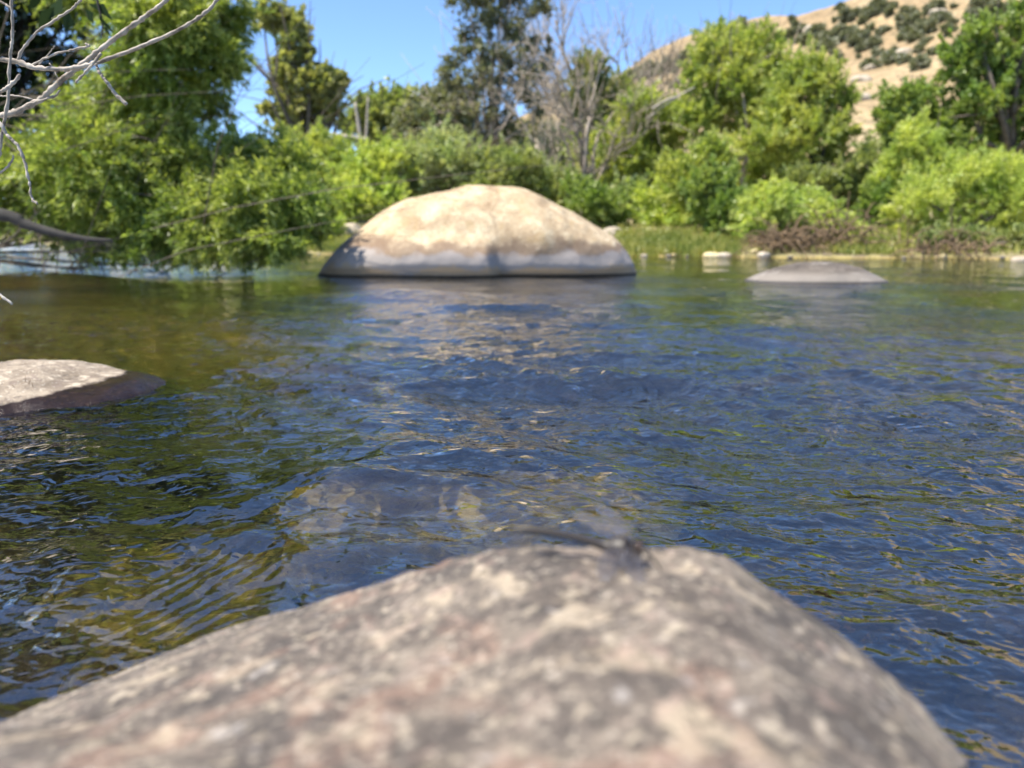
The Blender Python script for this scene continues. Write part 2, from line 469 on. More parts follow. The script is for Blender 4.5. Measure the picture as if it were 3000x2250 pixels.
# ------------------------------------------------------------------ rocks
def granite(name, base, spots, wet=None, scale=1.0, rough=0.85, band=None, grain=0.02, crack=None):
    """base: ramp stops; spots: list of (scale, threshold, colour, amount); wet: (z0, z1, xslope)"""
    m, nt, out = new_mat(name); b = NB(nt)
    geo = b.n('ShaderNodeNewGeometry'); pos = geo.outputs['Position']
    sep = b.n('ShaderNodeSeparateXYZ', Vector=pos)
    n1 = b.noise(pos, 6.0 * scale, 6, 0.65)
    col = b.ramp(n1.outputs[0], base)
    for i, (s, th, c, amt) in enumerate(spots):
        off = b.n('ShaderNodeMapping', Vector=pos, Location=(3.1 * i + 1, 7.7 * i, 2.3 * i))
        nz = b.noise(off, s, 3, 0.55, 0.4)
        f = b.math('MULTIPLY', b.maprange(nz.outputs[0], th, th + 0.07), amt)
        col = b.mix(f, col, c)
    fine = b.noise(pos, 140.0 * scale, 4, 0.7)
    fc = b.ramp(fine.outputs[0], [(0.32, (0.62, 0.62, 0.62)), (0.5, (1, 1, 1)), (0.68, (1.3, 1.28, 1.22))])
    col = b.mix(0.75, col, fc, 'MULTIPLY')
    zn = b.math('ADD', sep.outputs[2], b.math('MULTIPLY', b.math('SUBTRACT', n1.outputs[0], 0.5), (0.30 if scale < 0.8 else 0.10) if band else 0.012))
    if band:
        if crack is not None:
            wob = b.noise(pos, 2.2, 5, 0.65)
            dx = b.math('ABSOLUTE', b.math('SUBTRACT', b.math('ADD', sep.outputs[0], b.math('MULTIPLY', b.math('SUBTRACT', wob.outputs[0], 0.5), 0.9)), crack))
            wd = b.math('ADD', 0.012, b.math('MULTIPLY', n1.outputs[0], 0.03))
            f = b.math('MULTIPLY', b.math('LESS_THAN', dx, wd), 0.28)
            col = b.mix(f, col, (0.10, 0.065, 0.04))
        low = b.noise(pos, 1.4, 2)
        zn = b.math('ADD', zn, b.math('MULTIPLY', b.math('SUBTRACT', low.outputs[0], 0.5), 0.28 if scale < 0.8 else 0.05))
        zfoot = b.math('ADD', sep.outputs[2], b.math('MULTIPLY', b.math('SUBTRACT', fine.outputs[0], 0.5), 0.03))
        for (z0, z1, c, amt) in band:
            f = b.math('MULTIPLY', b.maprange(zn if z0 > 0.04 else zfoot, z1, z0), amt)
            col = b.mix(f, col, c)
    p = b.n('ShaderNodeBsdfPrincipled', Roughness=rough)
    if wet:
        z0, z1, kx, x0 = wet
        zz = b.math('SUBTRACT', zn, b.math('MULTIPLY', b.math('SUBTRACT', sep.outputs[0], x0), kx))
        f = b.maprange(zz, z1, z0)
        col = b.mix(f, col, b.mix(1.0, col, (0.09, 0.06, 0.048), 'MULTIPLY'))
        nt.links.new(b.math('SUBTRACT', rough, b.math('MULTIPLY', f, rough - 0.20)), p.inputs['Roughness'])
    p.inputs['Specular IOR Level'].default_value = 0.3
    b.set(p, 'Base_Color', col)
    hh = b.math('ADD', b.math('MULTIPLY', n1.outputs[0], 0.6), b.math('MULTIPLY', fine.outputs[0], 0.12))
    bp = b.n('ShaderNodeBump', Strength=0.55, Distance=grain, Height=hh); b.set(p, 'Normal', bp)
    nt.links.new(p.outputs[0], out.inputs[0])
    return m

def ridge_rock(name, prof, y0, wf, wb, mat, e1=0.8, e2=0.75, zb=-0.35, nx=160, na=72, noise=0.02, nscale=2.0, seed=1, front=None, smooth_k=7):
    """prof: list of (x, ztop) along the ridge at y=y0; wf/wb front and back half widths (callables of u in 0..1)"""
    prof = np.asarray(prof, float)
    xs = np.linspace(prof[0, 0], prof[-1, 0], nx)
    hz = np.interp(xs, prof[:, 0], prof[:, 1])
    k = np.ones(smooth_k) / smooth_k
    hz = np.convolve(np.pad(hz, smooth_k // 2, 'edge'), k, 'valid')
    u = (xs - xs[0]) / (xs[-1] - xs[0])
    th = np.linspace(0, np.pi, na)
    c, s = np.cos(th), np.sin(th)
    cc = np.sign(c) * np.abs(c) ** e1; ss = np.abs(s) ** e2
    U, _ = np.meshgrid(u, th, indexing='ij')
    WF = wf(U); WB = wb(U)
    Xg = np.repeat(xs[:, None], na, 1)
    Yg = y0 - np.where(cc[None] > 0, WF * cc[None], WB * cc[None])
    Zg = zb + (hz[:, None] - zb) * ss[None]
    if front is not None: Xg, Yg, Zg = front(Xg, Yg, Zg)
    P = np.stack([Xg, Yg, Zg], -1)
    cen = np.array([xs.mean(), y0, zb])
    dirv = P - cen; dirv /= np.linalg.norm(dirv, axis=-1, keepdims=True) + 1e-9
    P = P + dirv * (noise * fbm(P, nscale, 5, seed))[..., None]
    F = grid_faces(nx, na)
    o = mesh_np(name, P.reshape(-1, 3), F, mat, origin=(xs.mean(), y0, 0))
    return o

# --- big boulder in mid river
yB = 8.15
pts = [(905, 900), (925, 840), (950, 800), (985, 760), (1040, 690), (1110, 640), (1165, 597), (1190, 577), (1240, 568), (1300, 553), (1350, 543), (1400, 539), (1450, 542), (1530, 546),
       (1560, 556), (1600, 578), (1650, 605), (1700, 632), (1750, 662), (1800, 695), (1825, 735), (1845, 775), (1860, 815), (1885, 900)]
prof = [at(px, py, yB)[[0, 2]] for px, py in pts]
crease_x = on_water(1462, 812)[0]
def boulder_front(Xg, Yg, Zg):
    f = (Yg < yB)
    lobe = 0.15 * (1 - sstep(crease_x - 0.10, crease_x + 0.03, Xg + 0.25 * np.clip(Zg - 0.10, 0, 1) )) * (1 - sstep(0.20, 0.42, Zg)) * (1 - sstep(-0.02, -0.3, -Zg + 0) * 0)
    right = 0.10 * sstep(crease_x + 0.1, crease_x + 0.5, Xg) * sstep(0.05, 0.4, Zg) - 0.03 * sstep(crease_x - 0.05, crease_x + 0.1, Xg) * (1 - sstep(crease_x + 0.3, crease_x + 1.0, Xg)) * (1 - sstep(0.2, 0.42, Zg))
    Yn = Yg - np.where(f, lobe, 0) - np.where(f, right, 0) * 0.5
    # undercut foot
    Yn = Yn + np.where(f, 0.10 * (1 - sstep(0.0, 0.10, Zg)), 0)
    return Xg, Yn, Zg
M['boulder'] = granite('tan_granite', [(0.3, (0.23, 0.155, 0.092)), (0.5, (0.37, 0.28, 0.178)), (0.7, (0.51, 0.415, 0.29))],
    [(3.2, 0.54, (0.50, 0.415, 0.285), 0.45), (7.0, 0.56, (0.34, 0.24, 0.12), 0.5), (22, 0.57, (0.26, 0.19, 0.11), 0.5), (14, 0.6, (0.56, 0.47, 0.33), 0.45), (45, 0.58, (0.20, 0.14, 0.08), 0.5), (60, 0.6, (0.62, 0.53, 0.39), 0.5)],
    band=[(0.30, 0.38, (0.14, 0.092, 0.066), 0.75), (0.20, 0.27, (0.27, 0.245, 0.232), 0.85), (0.05, 0.10, (0.34, 0.245, 0.15), 0.85), (0.010, 0.024, (0.035, 0.024, 0.016), 0.95)], scale=0.6, grain=0.045, crack=crease_x - 0.05)
boulder = ridge_rock('boulder', prof, yB, lambda u: 0.80 * np.clip(1 - np.abs(2 * u - 1) ** 3.2, 0, 1) ** 0.5 + 0.03, lambda u: 1.1 * np.clip(1 - np.abs(2 * u - 1) ** 3, 0, 1) ** 0.5 + 0.03,
                     M['boulder'], 1.0, 0.62, -0.30, 220, 100, 0.07, 1.5, 3, boulder_front, 13)
tag(boulder, 'large domed tan boulder with a grey waterline band in mid river', 'boulder')

# --- low grey rock on the right
yR = 6.55
pts = [(2120, 900), (2150, 860), (2185, 826), (2240, 800), (2290, 782), (2340, 768), (2400, 763), (2460, 768), (2510, 782), (2555, 803), (2590, 822), (2620, 850), (2650, 900)]
prof = [at(px, py, yR)[[0, 2]] for px, py in pts]
M['greyrock'] = granite('grey_granite', [(0.3, (0.05, 0.041, 0.034)), (0.5, (0.09, 0.075, 0.063)), (0.7, (0.15, 0.128, 0.11))], [(5, 0.58, (0.33, 0.30, 0.27), 0.5), (12, 0.62, (0.12, 0.10, 0.09), 0.3)],
    band=[(0.05, 0.10, (0.22, 0.195, 0.17), 0.7), (0.006, 0.022, (0.03, 0.028, 0.03), 0.9)], scale=1.0)
rock = ridge_rock('rock', prof, yR, lambda u: 0.40 * np.clip(1 - np.abs(2 * u - 1) ** 2.5, 0, 1) ** 0.5 + 0.02, lambda u: 0.5 * np.clip(1 - np.abs(2 * u - 1) ** 2.5, 0, 1) ** 0.5 + 0.02,
                  M['greyrock'], 1.0, 0.7, -0.2, 120, 60, 0.02, 3.0, 9)
tag(rock, 'low smooth grey rock like a turtle shell, near the far right bank', 'rock')

# --- wet rock on the left edge
yL = 1.78
pts = [(-560, 1330), (-480, 1180), (-380, 1110), (-200, 1078), (-60, 1070), (100, 1071), (200, 1082), (300, 1098), (380, 1112), (425, 1130), (455, 1160), (490, 1195), (540, 1260)]
prof = [at(px, py, yL)[[0, 2]] for px, py in pts]
xw = at(0, 1200, 1.65)[0]
M['wetrock'] = granite('wet_granite', [(0.3, (0.14, 0.11, 0.08)), (0.5, (0.23, 0.185, 0.14)), (0.7, (0.33, 0.275, 0.21))], [(16, 0.55, (0.17, 0.13, 0.105), 0.7), (35, 0.58, (0.50, 0.43, 0.34), 0.6), (70, 0.58, (0.08, 0.065, 0.055), 0.6), (150, 0.6, (0.55, 0.5, 0.42), 0.6)],
    wet=(0.013, 0.018, 0.135, xw + 0.09), scale=3.0, grain=0.015)
wrock = ridge_rock('rock', prof, yL, lambda u: 0.36 * np.clip(1 - np.abs(2 * u - 1) ** 3.2, 0, 1) ** 0.6 + 0.01, lambda u: 0.3 * np.clip(1 - np.abs(2 * u - 1) ** 2.6, 0, 1) ** 0.6 + 0.01,
                   M['wetrock'], 0.9, 0.6, -0.16, 260, 110, 0.016, 9.0, 13)
tag(wrock, 'rounded pale rock with a dark wet glistening lower edge at the left', 'rock')

# --- foreground rock under the camera
ridge_px = [(-900, 2500, 0.46), (-500, 2330, 0.50), (-250, 2290, 0.515), (0, 2145, 0.505), (250, 2024, 0.495), (500, 1898, 0.475), (700, 1826, 0.455), (1000, 1725, 0.42), (1250, 1652, 0.385), (1400, 1622, 0.37),
            (1560, 1604, 0.362), (1800, 1603, 0.36), (2000, 1612, 0.358), (2150, 1642, 0.355), (2300, 1738, 0.35), (2450, 1830, 0.34), (2600, 1965, 0.325), (2700, 2070, 0.31), (2830, 2235, 0.285), (2950, 2420, 0.25)]
Rp = [at(px, py, D) for px, py, D in ridge_px]
Rp += [np.array(v) for v in ((0.30, 0.10, 0.06), (0.30, -0.05, 0.04), (0.25, -0.2, 0.02), (0.05, -0.3, 0.0), (-0.2, -0.3, -0.02), (-0.4, -0.15, -0.04), (-0.52, 0.05, -0.05), (-0.55, 0.25, -0.05))]
Rc = smooth_path(Rp + [Rp[0]], 421)[:-1]
C0 = np.array([0.05, 0.10, 0.208])
nR = len(Rc)
rows = []
for s in np.linspace(0.0, 1, 60):
    q3 = C0 + (Rc - C0) * s
    q3[:, 2] = C0[2] + (Rc[:, 2] - C0[2]) * s ** 1.9
    rows.append(q3)
n2d = Rc[:, :2] - C0[:2]
n2d /= np.linalg.norm(n2d, axis=1)[:, None]
slope_in = 1.9 * (Rc[:, 2] - C0[2]) / np.linalg.norm(Rc[:, :2] - C0[:2], axis=1)
for ph in np.linspace(0.04, 1, 36):
    o_ = 0.055 * math.sin(ph * math.pi / 2)
    dz = 0.42 * (1 - math.cos(ph * math.pi / 2))
    q3 = Rc.copy()
    q3[:, :2] += n2d * o_
    q3[:, 2] += slope_in * o_ - dz
    rows.append(q3)
Pf = np.array(rows)
for _ in range(3):
    Pf[5:-1] = 0.25 * Pf[4:-2] + 0.5 * Pf[5:-1] + 0.25 * Pf[6:]
up = np.array([0, 0, 1.0])
Pf = Pf + up * (0.006 * fbm(Pf, 14, 4, 77) + 0.0012 * fbm(Pf, 90, 3, 78))[..., None]
M['foreground'] = granite('mottled_granite', [(0.32, (0.055, 0.044, 0.037)), (0.5, (0.112, 0.092, 0.077)), (0.68, (0.195, 0.16, 0.128))],
    [(13, 0.53, (0.048, 0.042, 0.040), 0.62), (11, 0.57, (0.215, 0.132, 0.098), 0.55), (18, 0.58, (0.30, 0.24, 0.175), 0.6), (26, 0.57, (0.22, 0.175, 0.145), 0.5), (30, 0.59, (0.38, 0.31, 0.225), 0.6), (34, 0.54, (0.06, 0.05, 0.045), 0.6), (60, 0.65, (0.42, 0.385, 0.36), 0.4), (90, 0.60, (0.38, 0.32, 0.24), 0.6), (120, 0.56, (0.045, 0.04, 0.036), 0.65), (70, 0.60, (0.30, 0.215, 0.175), 0.45), (190, 0.58, (0.42, 0.36, 0.29), 0.5), (210, 0.58, (0.03, 0.027, 0.025), 0.6)],
    wet=(0.0, 0.012, 0.0, 0.0), scale=4.0, grain=0.006)
frock = mesh_np('rock', Pf.reshape(-1, 3), grid_faces(len(rows), nR, True)[:, ::-1], M['foreground'], origin=(0.05, 0.1, 0))
tag(frock, 'mottled grey and cream granite rock filling the foreground', 'rock')

def frock_z(x, y):
    d = np.hypot(Pf[:60, :, 0] - x, Pf[:60, :, 1] - y)
    i = np.unravel_index(np.argmin(d), d.shape)
    return Pf[i][2]

# --- sunken rocks seen through the water
M['sunken'] = granite('sunken_stone', [(0.3, (0.26, 0.18, 0.04)), (0.5, (0.54, 0.41, 0.11)), (0.7, (0.74, 0.60, 0.22))], [(20, 0.57, (0.70, 0.62, 0.36), 0.6), (30, 0.6, (0.10, 0.08, 0.03), 0.6)], scale=3.0)
M['rusty'] = granite('rusty_stone', [(0.3, (0.12, 0.06, 0.03)), (0.5, (0.24, 0.12, 0.05)), (0.7, (0.38, 0.22, 0.09))], [(20, 0.57, (0.32, 0.22, 0.10), 0.6), (30, 0.6, (0.05, 0.03, 0.02), 0.6)], scale=2.0)
M['cobble'] = granite('brown_cobble', [(0.3, (0.07, 0.05, 0.035)), (0.5, (0.16, 0.11, 0.07)), (0.7, (0.28, 0.22, 0.16))], [(30, 0.57, (0.34, 0.20, 0.12), 0.5), (40, 0.6, (0.03, 0.025, 0.02), 0.5)], scale=3.0)
M['pale'] = granite('pale_stone', [(0.3, (0.24, 0.20, 0.15)), (0.5, (0.36, 0.305, 0.235)), (0.7, (0.48, 0.42, 0.34))], [(6, 0.58, (0.30, 0.25, 0.2), 0.5)], scale=1.0)
M['cream'] = granite('cream_stone', [(0.3, (0.34, 0.26, 0.13)), (0.5, (0.48, 0.39, 0.22)), (0.7, (0.60, 0.51, 0.33))], [(6, 0.6, (0.4, 0.32, 0.2), 0.4)], scale=1.0)

def blob_stone(name, loc, r, mat, seed, n=28, rough=0.18):
    a = np.linspace(0, 2 * np.pi, n * 2, endpoint=False)
    t = np.linspace(0.02, np.pi - 0.02, n)
    T, Aa = np.meshgrid(t, a, indexing='ij')
    D = np.stack([np.sin(T) * np.cos(Aa), np.sin(T) * np.sin(Aa), np.cos(T)], -1)
    D = np.sign(D) * np.abs(D) ** 0.9
    f = 1 + rough * fbm(D + seed * 3.7, 1.1, 3, seed)
    P = D * f[..., None] * np.array(r)
    rot = random.uniform(0, 6.28) if r[0] == r[1] else random.uniform(-0.4, 0.4)
    c, s = math.cos(rot), math.sin(rot)
    P = P @ np.array([[c, s, 0], [-s, c, 0], [0, 0, 1]])
    return mesh_np(name, P.reshape(-1, 3) + np.array(loc), grid_faces(n, n * 2, True), mat, origin=loc)

c = on_water(1250, 1480); tag(blob_stone('sunken_rock', (c[0], c[1] + 0.10, -0.122), (0.21, 0.14, 0.10), M['sunken'], 4), 'yellowish sunken rock under the turbulent water beyond the foreground rock', 'rock')
c = on_water(1700, 1440); tag(blob_stone('sunken_rock', (c[0], c[1] + 0.08, -0.13), (0.17, 0.11, 0.10), M['sunken'], 8), 'smaller golden sunken rock behind the insect, under clear ripples', 'rock')
c = on_water(430, 1600); tag(blob_stone('sunken_rock', (c[0], c[1] + 0.06, -0.22), (0.14, 0.12, 0.08), M['sunken'], 12), 'mossy brown sunken rock in the dark water left of the foreground rock', 'rock')
c = on_water(110, 835); tag(blob_stone('sunken_rock', (c[0], c[1], -0.135), (0.75, 0.55, 0.17), M['rusty'], 15), 'rusty brown rock under the surface at the far left', 'rock')
c = on_water(1130, 865); tag(blob_stone('sunken_rock', (c[0], c[1], -0.17), (0.5, 0.3, 0.17), M['rusty'], 19), 'reddish rock washed over by a small standing wave before the big boulder', 'rock')
for i, (px, py) in enumerate([(150, 1800), (330, 1880), (120, 1950), (560, 1790), (700, 1740), (420, 1760), (250, 1700), (640, 1860), (850, 1690), (60, 1700), (2560, 1700), (2750, 1850), (2480, 1620), (2850, 1650), (2650, 1950), (2900, 2050)]):
    c = on_water(px, py)
    r0 = random.uniform(0.022, 0.05)
    gz = float(ground_z(np.array([c[0]]), np.array([c[1]]))[0])
    tag(blob_stone('cobble', (c[0], c[1] + 0.09, gz + r0 * 0.4), (r0 * 1.3, r0, r0 * 0.7), M['rusty'] if i % 4 == 0 else M['cobble'], 30 + i, 16), 'brown cobble on the riverbed seen dimly through the near water', 'stone', 'cobbles on the riverbed')

# --- stones along the far shore
def shore_stone(px, py, rpx, mat, label, seed, group=None, flat=0.62, dz=0.0):
    c = on_water(px, py)
    s = c[1] / FPX
    tag(blob_stone('stone', (c[0], c[1], dz), (rpx * s, rpx * s * 0.8, rpx * flat * s * 0.75), mat, seed, 20), label, 'stone', group)
shore_stone(2085, 752, 27, M['cream'], 'cream coloured round stone in the water at the foot of the far bank', 51)
shore_stone(2166, 751, 22, M['pale'], 'pale grey stone right of the cream stone on the far bank', 52)
shore_stone(1962, 749, 24, M['greyrock'], 'dark flat stone left of the cream stone at the waterline', 53, flat=0.4)
shore_stone(2590, 752, 44, M['pale'], 'long pale stone on the right shore beside the dry brush', 54, flat=0.5)
shore_stone(2455, 752, 20, M['pale'], 'small whitish stone at the foot of the dry brush pile', 55)
shore_stone(2990, 764, 26, M['pale'], 'whitish stone at the right edge of the photo', 56)
shore_stone(370, 722, 14, M['cream'], 'bright cream stone under the left willow branches', 57)
shore_stone(1015, 732, 1, M['cream'], 'tiny stone hidden left of the boulder', 58) if False else None
for i in range(46):
    px = random.choice([random.uniform(1830, 2260), random.uniform(2420, 3050), random.uniform(880, 1010), random.uniform(1830, 3050)])
    d0 = np.interp(px, SH_A, SH_D)
    s = d0 / FPX
    rp = random.choice([3.5, 4.5, 6, 6, 8, 11, 15]) * random.uniform(0.8, 1.2)
    x = (px - 1500) / FPX * d0
    y = d0 + random.uniform(-0.3, 1.0)
    z = max(0.0, float(ground_z(np.array([x]), np.array([y]))[0]))
    tag(blob_stone('stone', (x, y, z + rp * s * 0.2), (rp * s * 1.3, rp * s, rp * s * 0.65), random.choice([M['pale'], M['cream'], M['greyrock'], M['cobble'], M['greyrock']]), 60 + i, 10), 'small pale stone among others along the far waterline', 'stone', 'small stones along the far waterline')
for i, (px, py, rp) in enumerate([(985, 700, 30), (1030, 672, 34), (1060, 690, 30), (1000, 668, 24), (960, 712, 20), (1795, 682, 30), (1830, 700, 22), (1770, 690, 24)]):
    D = 21.0 if px < 1200 else 20.0
    P_ = at(px, py, D)
    s = D / FPX
    tag(blob_stone('stone', tuple(P_ - np.array([0, 0, rp * s * 0.2])), (rp * s, rp * s * 0.9, rp * s * 0.75), M['pale'], 120 + i, 18),
        'whitish stone in the rubble heap left of the big boulder' if px < 1200 else 'whitish stone on the bank right behind the big boulder', 'stone',
        'rubble left of the boulder' if px < 1200 else 'rubble right of the boulder')

# ------------------------------------------------------------------ vegetation
def leaves_mesh(name, C, axis, L, Wd, mat, parent, origin):
    n = len(C)
    r = rng.normal(size=(n, 3))
    s = np.cross(axis, r); s /= np.linalg.norm(s, axis=1)[:, None] + 1e-9
    nrm = np.cross(axis, s)
    bend = nrm * (L * rng.uniform(-0.12, 0.12, n))[:, None]
    a = axis * L[:, None]
    w_ = s * (Wd * 0.5)[:, None]
    V = np.empty((n, 4, 3))
    V[:, 0] = C
    V[:, 1] = C + a * 0.45 + w_ + bend
    V[:, 2] = C + a
    V[:, 3] = C + a * 0.45 - w_ + bend
    F = np.arange(n * 4).reshape(n, 4)
    return mesh_np(name, V.reshape(-1, 3), F, mat, parent, False, origin)

def crown_points(blobs, n, droop=0.0, clump=0.2, shell=0.5):
    """blobs: (center(3), radii(3)); returns leaf base points and axes"""
    vol = np.array([r[0] * r[2] + 1e-6 for c, r in blobs]); vol = vol / vol.sum()
    Cs, As = [], []
    for (c, r), v in zip(blobs, vol):
        m_ = max(int(n * v), 40)
        k = max(int(m_ / 60), 8)
        d = rng.normal(size=(k, 3)); d /= np.linalg.norm(d, axis=1)[:, None]
        rr = rng.uniform(shell, 1.0, k) ** 0.7
        cc = c + d * rr[:, None] * r
        rr = rr * np.where(rng.random(k) < 0.18, rng.uniform(1.0, 1.35, k), 1.0)
        cc = c + d * rr[:, None] * r
        rad = clump * np.mean(r) * rng.uniform(0.45, 1.4, k)
        idx = rng.integers(0, k, m_)
        off = rng.normal(size=(m_, 3)) * rad[idx][:, None] * np.array([1, 1, 0.75])
        p_ = cc[idx] + off
        if droop: p_[:, 2] -= np.abs(rng.normal(size=m_)) * droop * np.mean(r)
        ax = rng.normal(size=(m_, 3)) * 0.8 + (p_ - c) / r * 0.5
        ax[:, 2] -= droop * 2.5
        ax /= np.linalg.norm(ax, axis=1)[:, None] + 1e-9
        Cs.append(p_); As.append(ax)
    return np.vstack(Cs), np.vstack(As)

def shoot_points(blobs, n, droop=0.0, thick=0.06, upk=0.6):
    """leaves set along many outward shoots: a ragged feathery crown"""
    vol = np.array([r[0] * r[2] + 1e-6 for c, r in blobs]); vol = vol / vol.sum()
    Cs, As = [], []
    for (c, r), v in zip(blobs, vol):
        m_ = max(int(n * v), 40)
        k = max(int(m_ / 34), 10)
        d = rng.normal(size=(k, 3)); d /= np.linalg.norm(d, axis=1)[:, None]
        p0 = c + d * r * rng.uniform(0.15, 0.85, k)[:, None]
        u = d * 0.8 + rng.normal(size=(k, 3)) * 0.45
        u[:, 2] += upk if not droop else -0.1
        u /= np.linalg.norm(u, axis=1)[:, None]
        ln = np.mean(r) * rng.uniform(0.3, 0.85, k) * np.where(rng.random(k) < 0.12, 1.6, 1.0)
        idx = rng.integers(0, k, m_)
        t = rng.random(m_) ** 0.8
        p_ = p0[idx] + u[idx] * (t * ln[idx])[:, None] + rng.normal(size=(m_, 3)) * (thick * np.mean(r) * (1.25 - t))[:, None]
        p_[:, 2] -= droop * np.mean(r) * 2.2 * t ** 2
        ax = u[idx] * 0.9 + rng.normal(size=(m_, 3)) * 0.55
        ax[:, 2] -= droop * 4.0 * t
        ax /= np.linalg.norm(ax, axis=1)[:, None] + 1e-9
        Cs.append(p_); As.append(ax)
    return np.vstack(Cs), np.vstack(As)

def px_blobs(blobs, D, depth=0.8, spread=0.0):
    out = []
    for bl in blobs:
        px, py, rx, ry = bl[:4]
        Dd = D + (bl[4] if len(bl) > 4 else random.uniform(-spread, spread))
        s = Dd / FPX
        out.append((at(px, py, Dd), np.array([rx * s, rx * s * depth, ry * s])))
    return out

def branchy(tb, base, tips, r0, wob=0.08, sides=6):
    base = np.asarray(base, float)
    tips = [np.asarray(t, float) for t in tips]
    cen = np.mean(tips, axis=0)
    fork = base + (cen - base) * 0.45
    L = np.linalg.norm(cen - base)
    mid = (base + fork) / 2 + rng.normal(size=3) * wob * L * 0.4
    top = fork + (cen - fork) * 0.6 + rng.normal(size=3) * wob * L * 0.4
    tb.add(smooth_path([base, mid, fork, top], 12), np.linspace(r0, r0 * 0.45, 12), sides)
    for t in tips:
        m_ = fork * 0.5 + t * 0.5 + rng.normal(size=3) * wob * L
        tb.add(smooth_path([fork, m_, t], 9), np.linspace(r0 * 0.5, r0 * 0.1, 9), 5)
        for _ in range(3):
            t2 = t + rng.normal(size=3) * 0.16 * L
            tb.add(smooth_path([m_, (m_ + t2) / 2 + rng.normal(size=3) * wob * 0.4 * L, t2], 6), np.linspace(r0 * 0.22, r0 * 0.05, 6), 4)

def gz1(x, y): return float(ground_z(np.array([x]), np.array([y]))[0])

def tree(name, label, cat, D, base_px, blobs, n, L, aspect, mat, bark='bark', r0=0.1, group=None, droop=0.0, clump=0.2, shell=0.5, depth=0.8, spread=0.4, trunk_d=None):
    D0 = D if trunk_d is None else trunk_d
    bx = (base_px - 1500) / FPX * D0
    bz = gz1(bx, D0) - 0.05
    root = empty(name, (bx, D0, bz))
    tag(root, label, cat, group)
    B = px_blobs(blobs, D, depth, spread)
    n, L = int(n * 2.2), L * 0.64
    tb = Tubes()
    branchy(tb, (bx, D0, bz), [c for c, r in B], r0)
    tb.build('trunk' if cat == 'tree' else 'stem', M[bark], root, (bx, D0, bz))
    if mat in ('dark', 'hilloak', 'shade'):
        C, Ax = crown_points(B, n, droop, clump, shell)
    else:
        C, Ax = shoot_points(B, n, droop)
    C[:, 2] = np.maximum(C[:, 2], 0.02)
    ln = L * rng.uniform(0.6, 1.35, len(C))
    leaves_mesh('crown' if cat == 'tree' else 'foliage', C, Ax, ln, ln * aspect * rng.uniform(0.7, 1.3, len(C)), M[mat], root, (bx, D0, bz))
    return root

def bare_tree(name, label, D, base_px, tops, r0, mat, nlevels=4, twigs=5, spread=0.5, seed=1, base_py=None, trunk_mat=None):
    g = np.random.default_rng(seed)
    bx = (base_px - 1500) / FPX * D
    bz = gz1(bx, D) - 0.05
    base = np.array([bx, D, bz])
    root = empty(name, tuple(base)); tag(root, label, 'tree')
    trunk, tw = Tubes(), Tubes()
    def grow(p, d, L, r, lev):
        n = 6
        pts = [p]
        for i in range(n):
            d = d + g.normal(size=3) * 0.16
            d[2] += 0.05
            d /= np.linalg.norm(d)
            pts.append(pts[-1] + d * L / n)
        pts = np.array(pts)
        (trunk if lev < 2 else tw).add(pts, np.linspace(r, r * 0.55, n + 1), 6 if lev < 2 else 3)
        if lev >= nlevels: return
        for k in range(twigs):
            j = g.integers(2, n + 1)
            nd = d + g.normal(size=3) * spread
            nd /= np.linalg.norm(nd)
            grow(pts[j], nd, L * g.uniform(0.5, 0.75), r * 0.5, lev + 1)
    for px, py in tops:
        t = at(px, py, D)
        d = t - base; L = np.linalg.norm(d)
        grow(base + g.normal(size=3) * np.array([.1, .1, 0]), d / L, L * 0.62, r0, 1)
    trunk.build('trunk', M[trunk_mat or mat], root, base)
    tw.build('twigs', M[mat], root, base)['kind'] = 'stuff'
    return root

BANK = 'riverside trees and shrubs'
# -- left, near willows
tree('willow_tree', 'big bright green willow overhanging the river at the upper left', 'tree', 8.0, -420,
     [(610, 60, 110, 110), (640, 170, 80, 60), (480, 50, 150, 120), (430, 210, 150, 100), (560, 270, 80, 60), (480, 330, 100, 70), (300, 330, 130, 80), (350, -120, 220, 140), (560, -60, 130, 90), (420, 410, 130, 70), (280, 440, 140, 90), (640, 340, 40, 30)],
     50000, 0.125, 0.18, 'willow', 'bark', 0.022, droop=0.05, clump=0.22, shell=0.3, spread=0.7, depth=0.7)
tree('willow_shrub', 'leafy green willow shrub trailing its branches over the water at the left', 'shrub', 7.5, -520,
     [(740, 450, 110, 55), (580, 480, 140, 90), (820, 500, 130, 100), (870, 590, 90, 80), (740, 600, 140, 100), (600, 620, 150, 90), (430, 520, 160, 120), (420, 640, 150, 70), (905, 650, 60, 50), (800, 690, 110, 45), (650, 700, 130, 38), (250, 480, 170, 130), (100, 520, 170, 110), (-80, 560, 170, 100), (480, 705, 90, 30), (250, 600, 130, 60), (330, 700, 90, 30), (560, 725, 100, 24), (300, 728, 70, 20), (420, 738, 80, 18), (650, 740, 80, 18), (760, 738, 60, 16), (190, 690, 70, 30), (730, 720, 90, 20), (860, 712, 60, 20)],
     50000, 0.12, 0.18, 'willow', 'bark', 0.03, droop=0.06, clump=0.22, shell=0.3, spread=0.4, depth=0.6, trunk_d=10)
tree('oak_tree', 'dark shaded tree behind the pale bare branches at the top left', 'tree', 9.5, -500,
     [(120, 60, 150, 100), (60, 220, 150, 110), (-100, 150, 220, 200), (230, 0, 110, 80), (0, 400, 180, 130), (-250, 350, 260, 240), (0, -250, 320, 220), (-350, -100, 300, 300), (-80, 480, 180, 150), (300, -420, 300, 200), (-200, -600, 400, 300), (150, -700, 350, 250), (-500, -500, 300, 300), (180, 330, 90, 70)], 36000, 0.15, 0.4, 'shade', 'darklimb', 0.16, clump=0.2, spread=0.9)
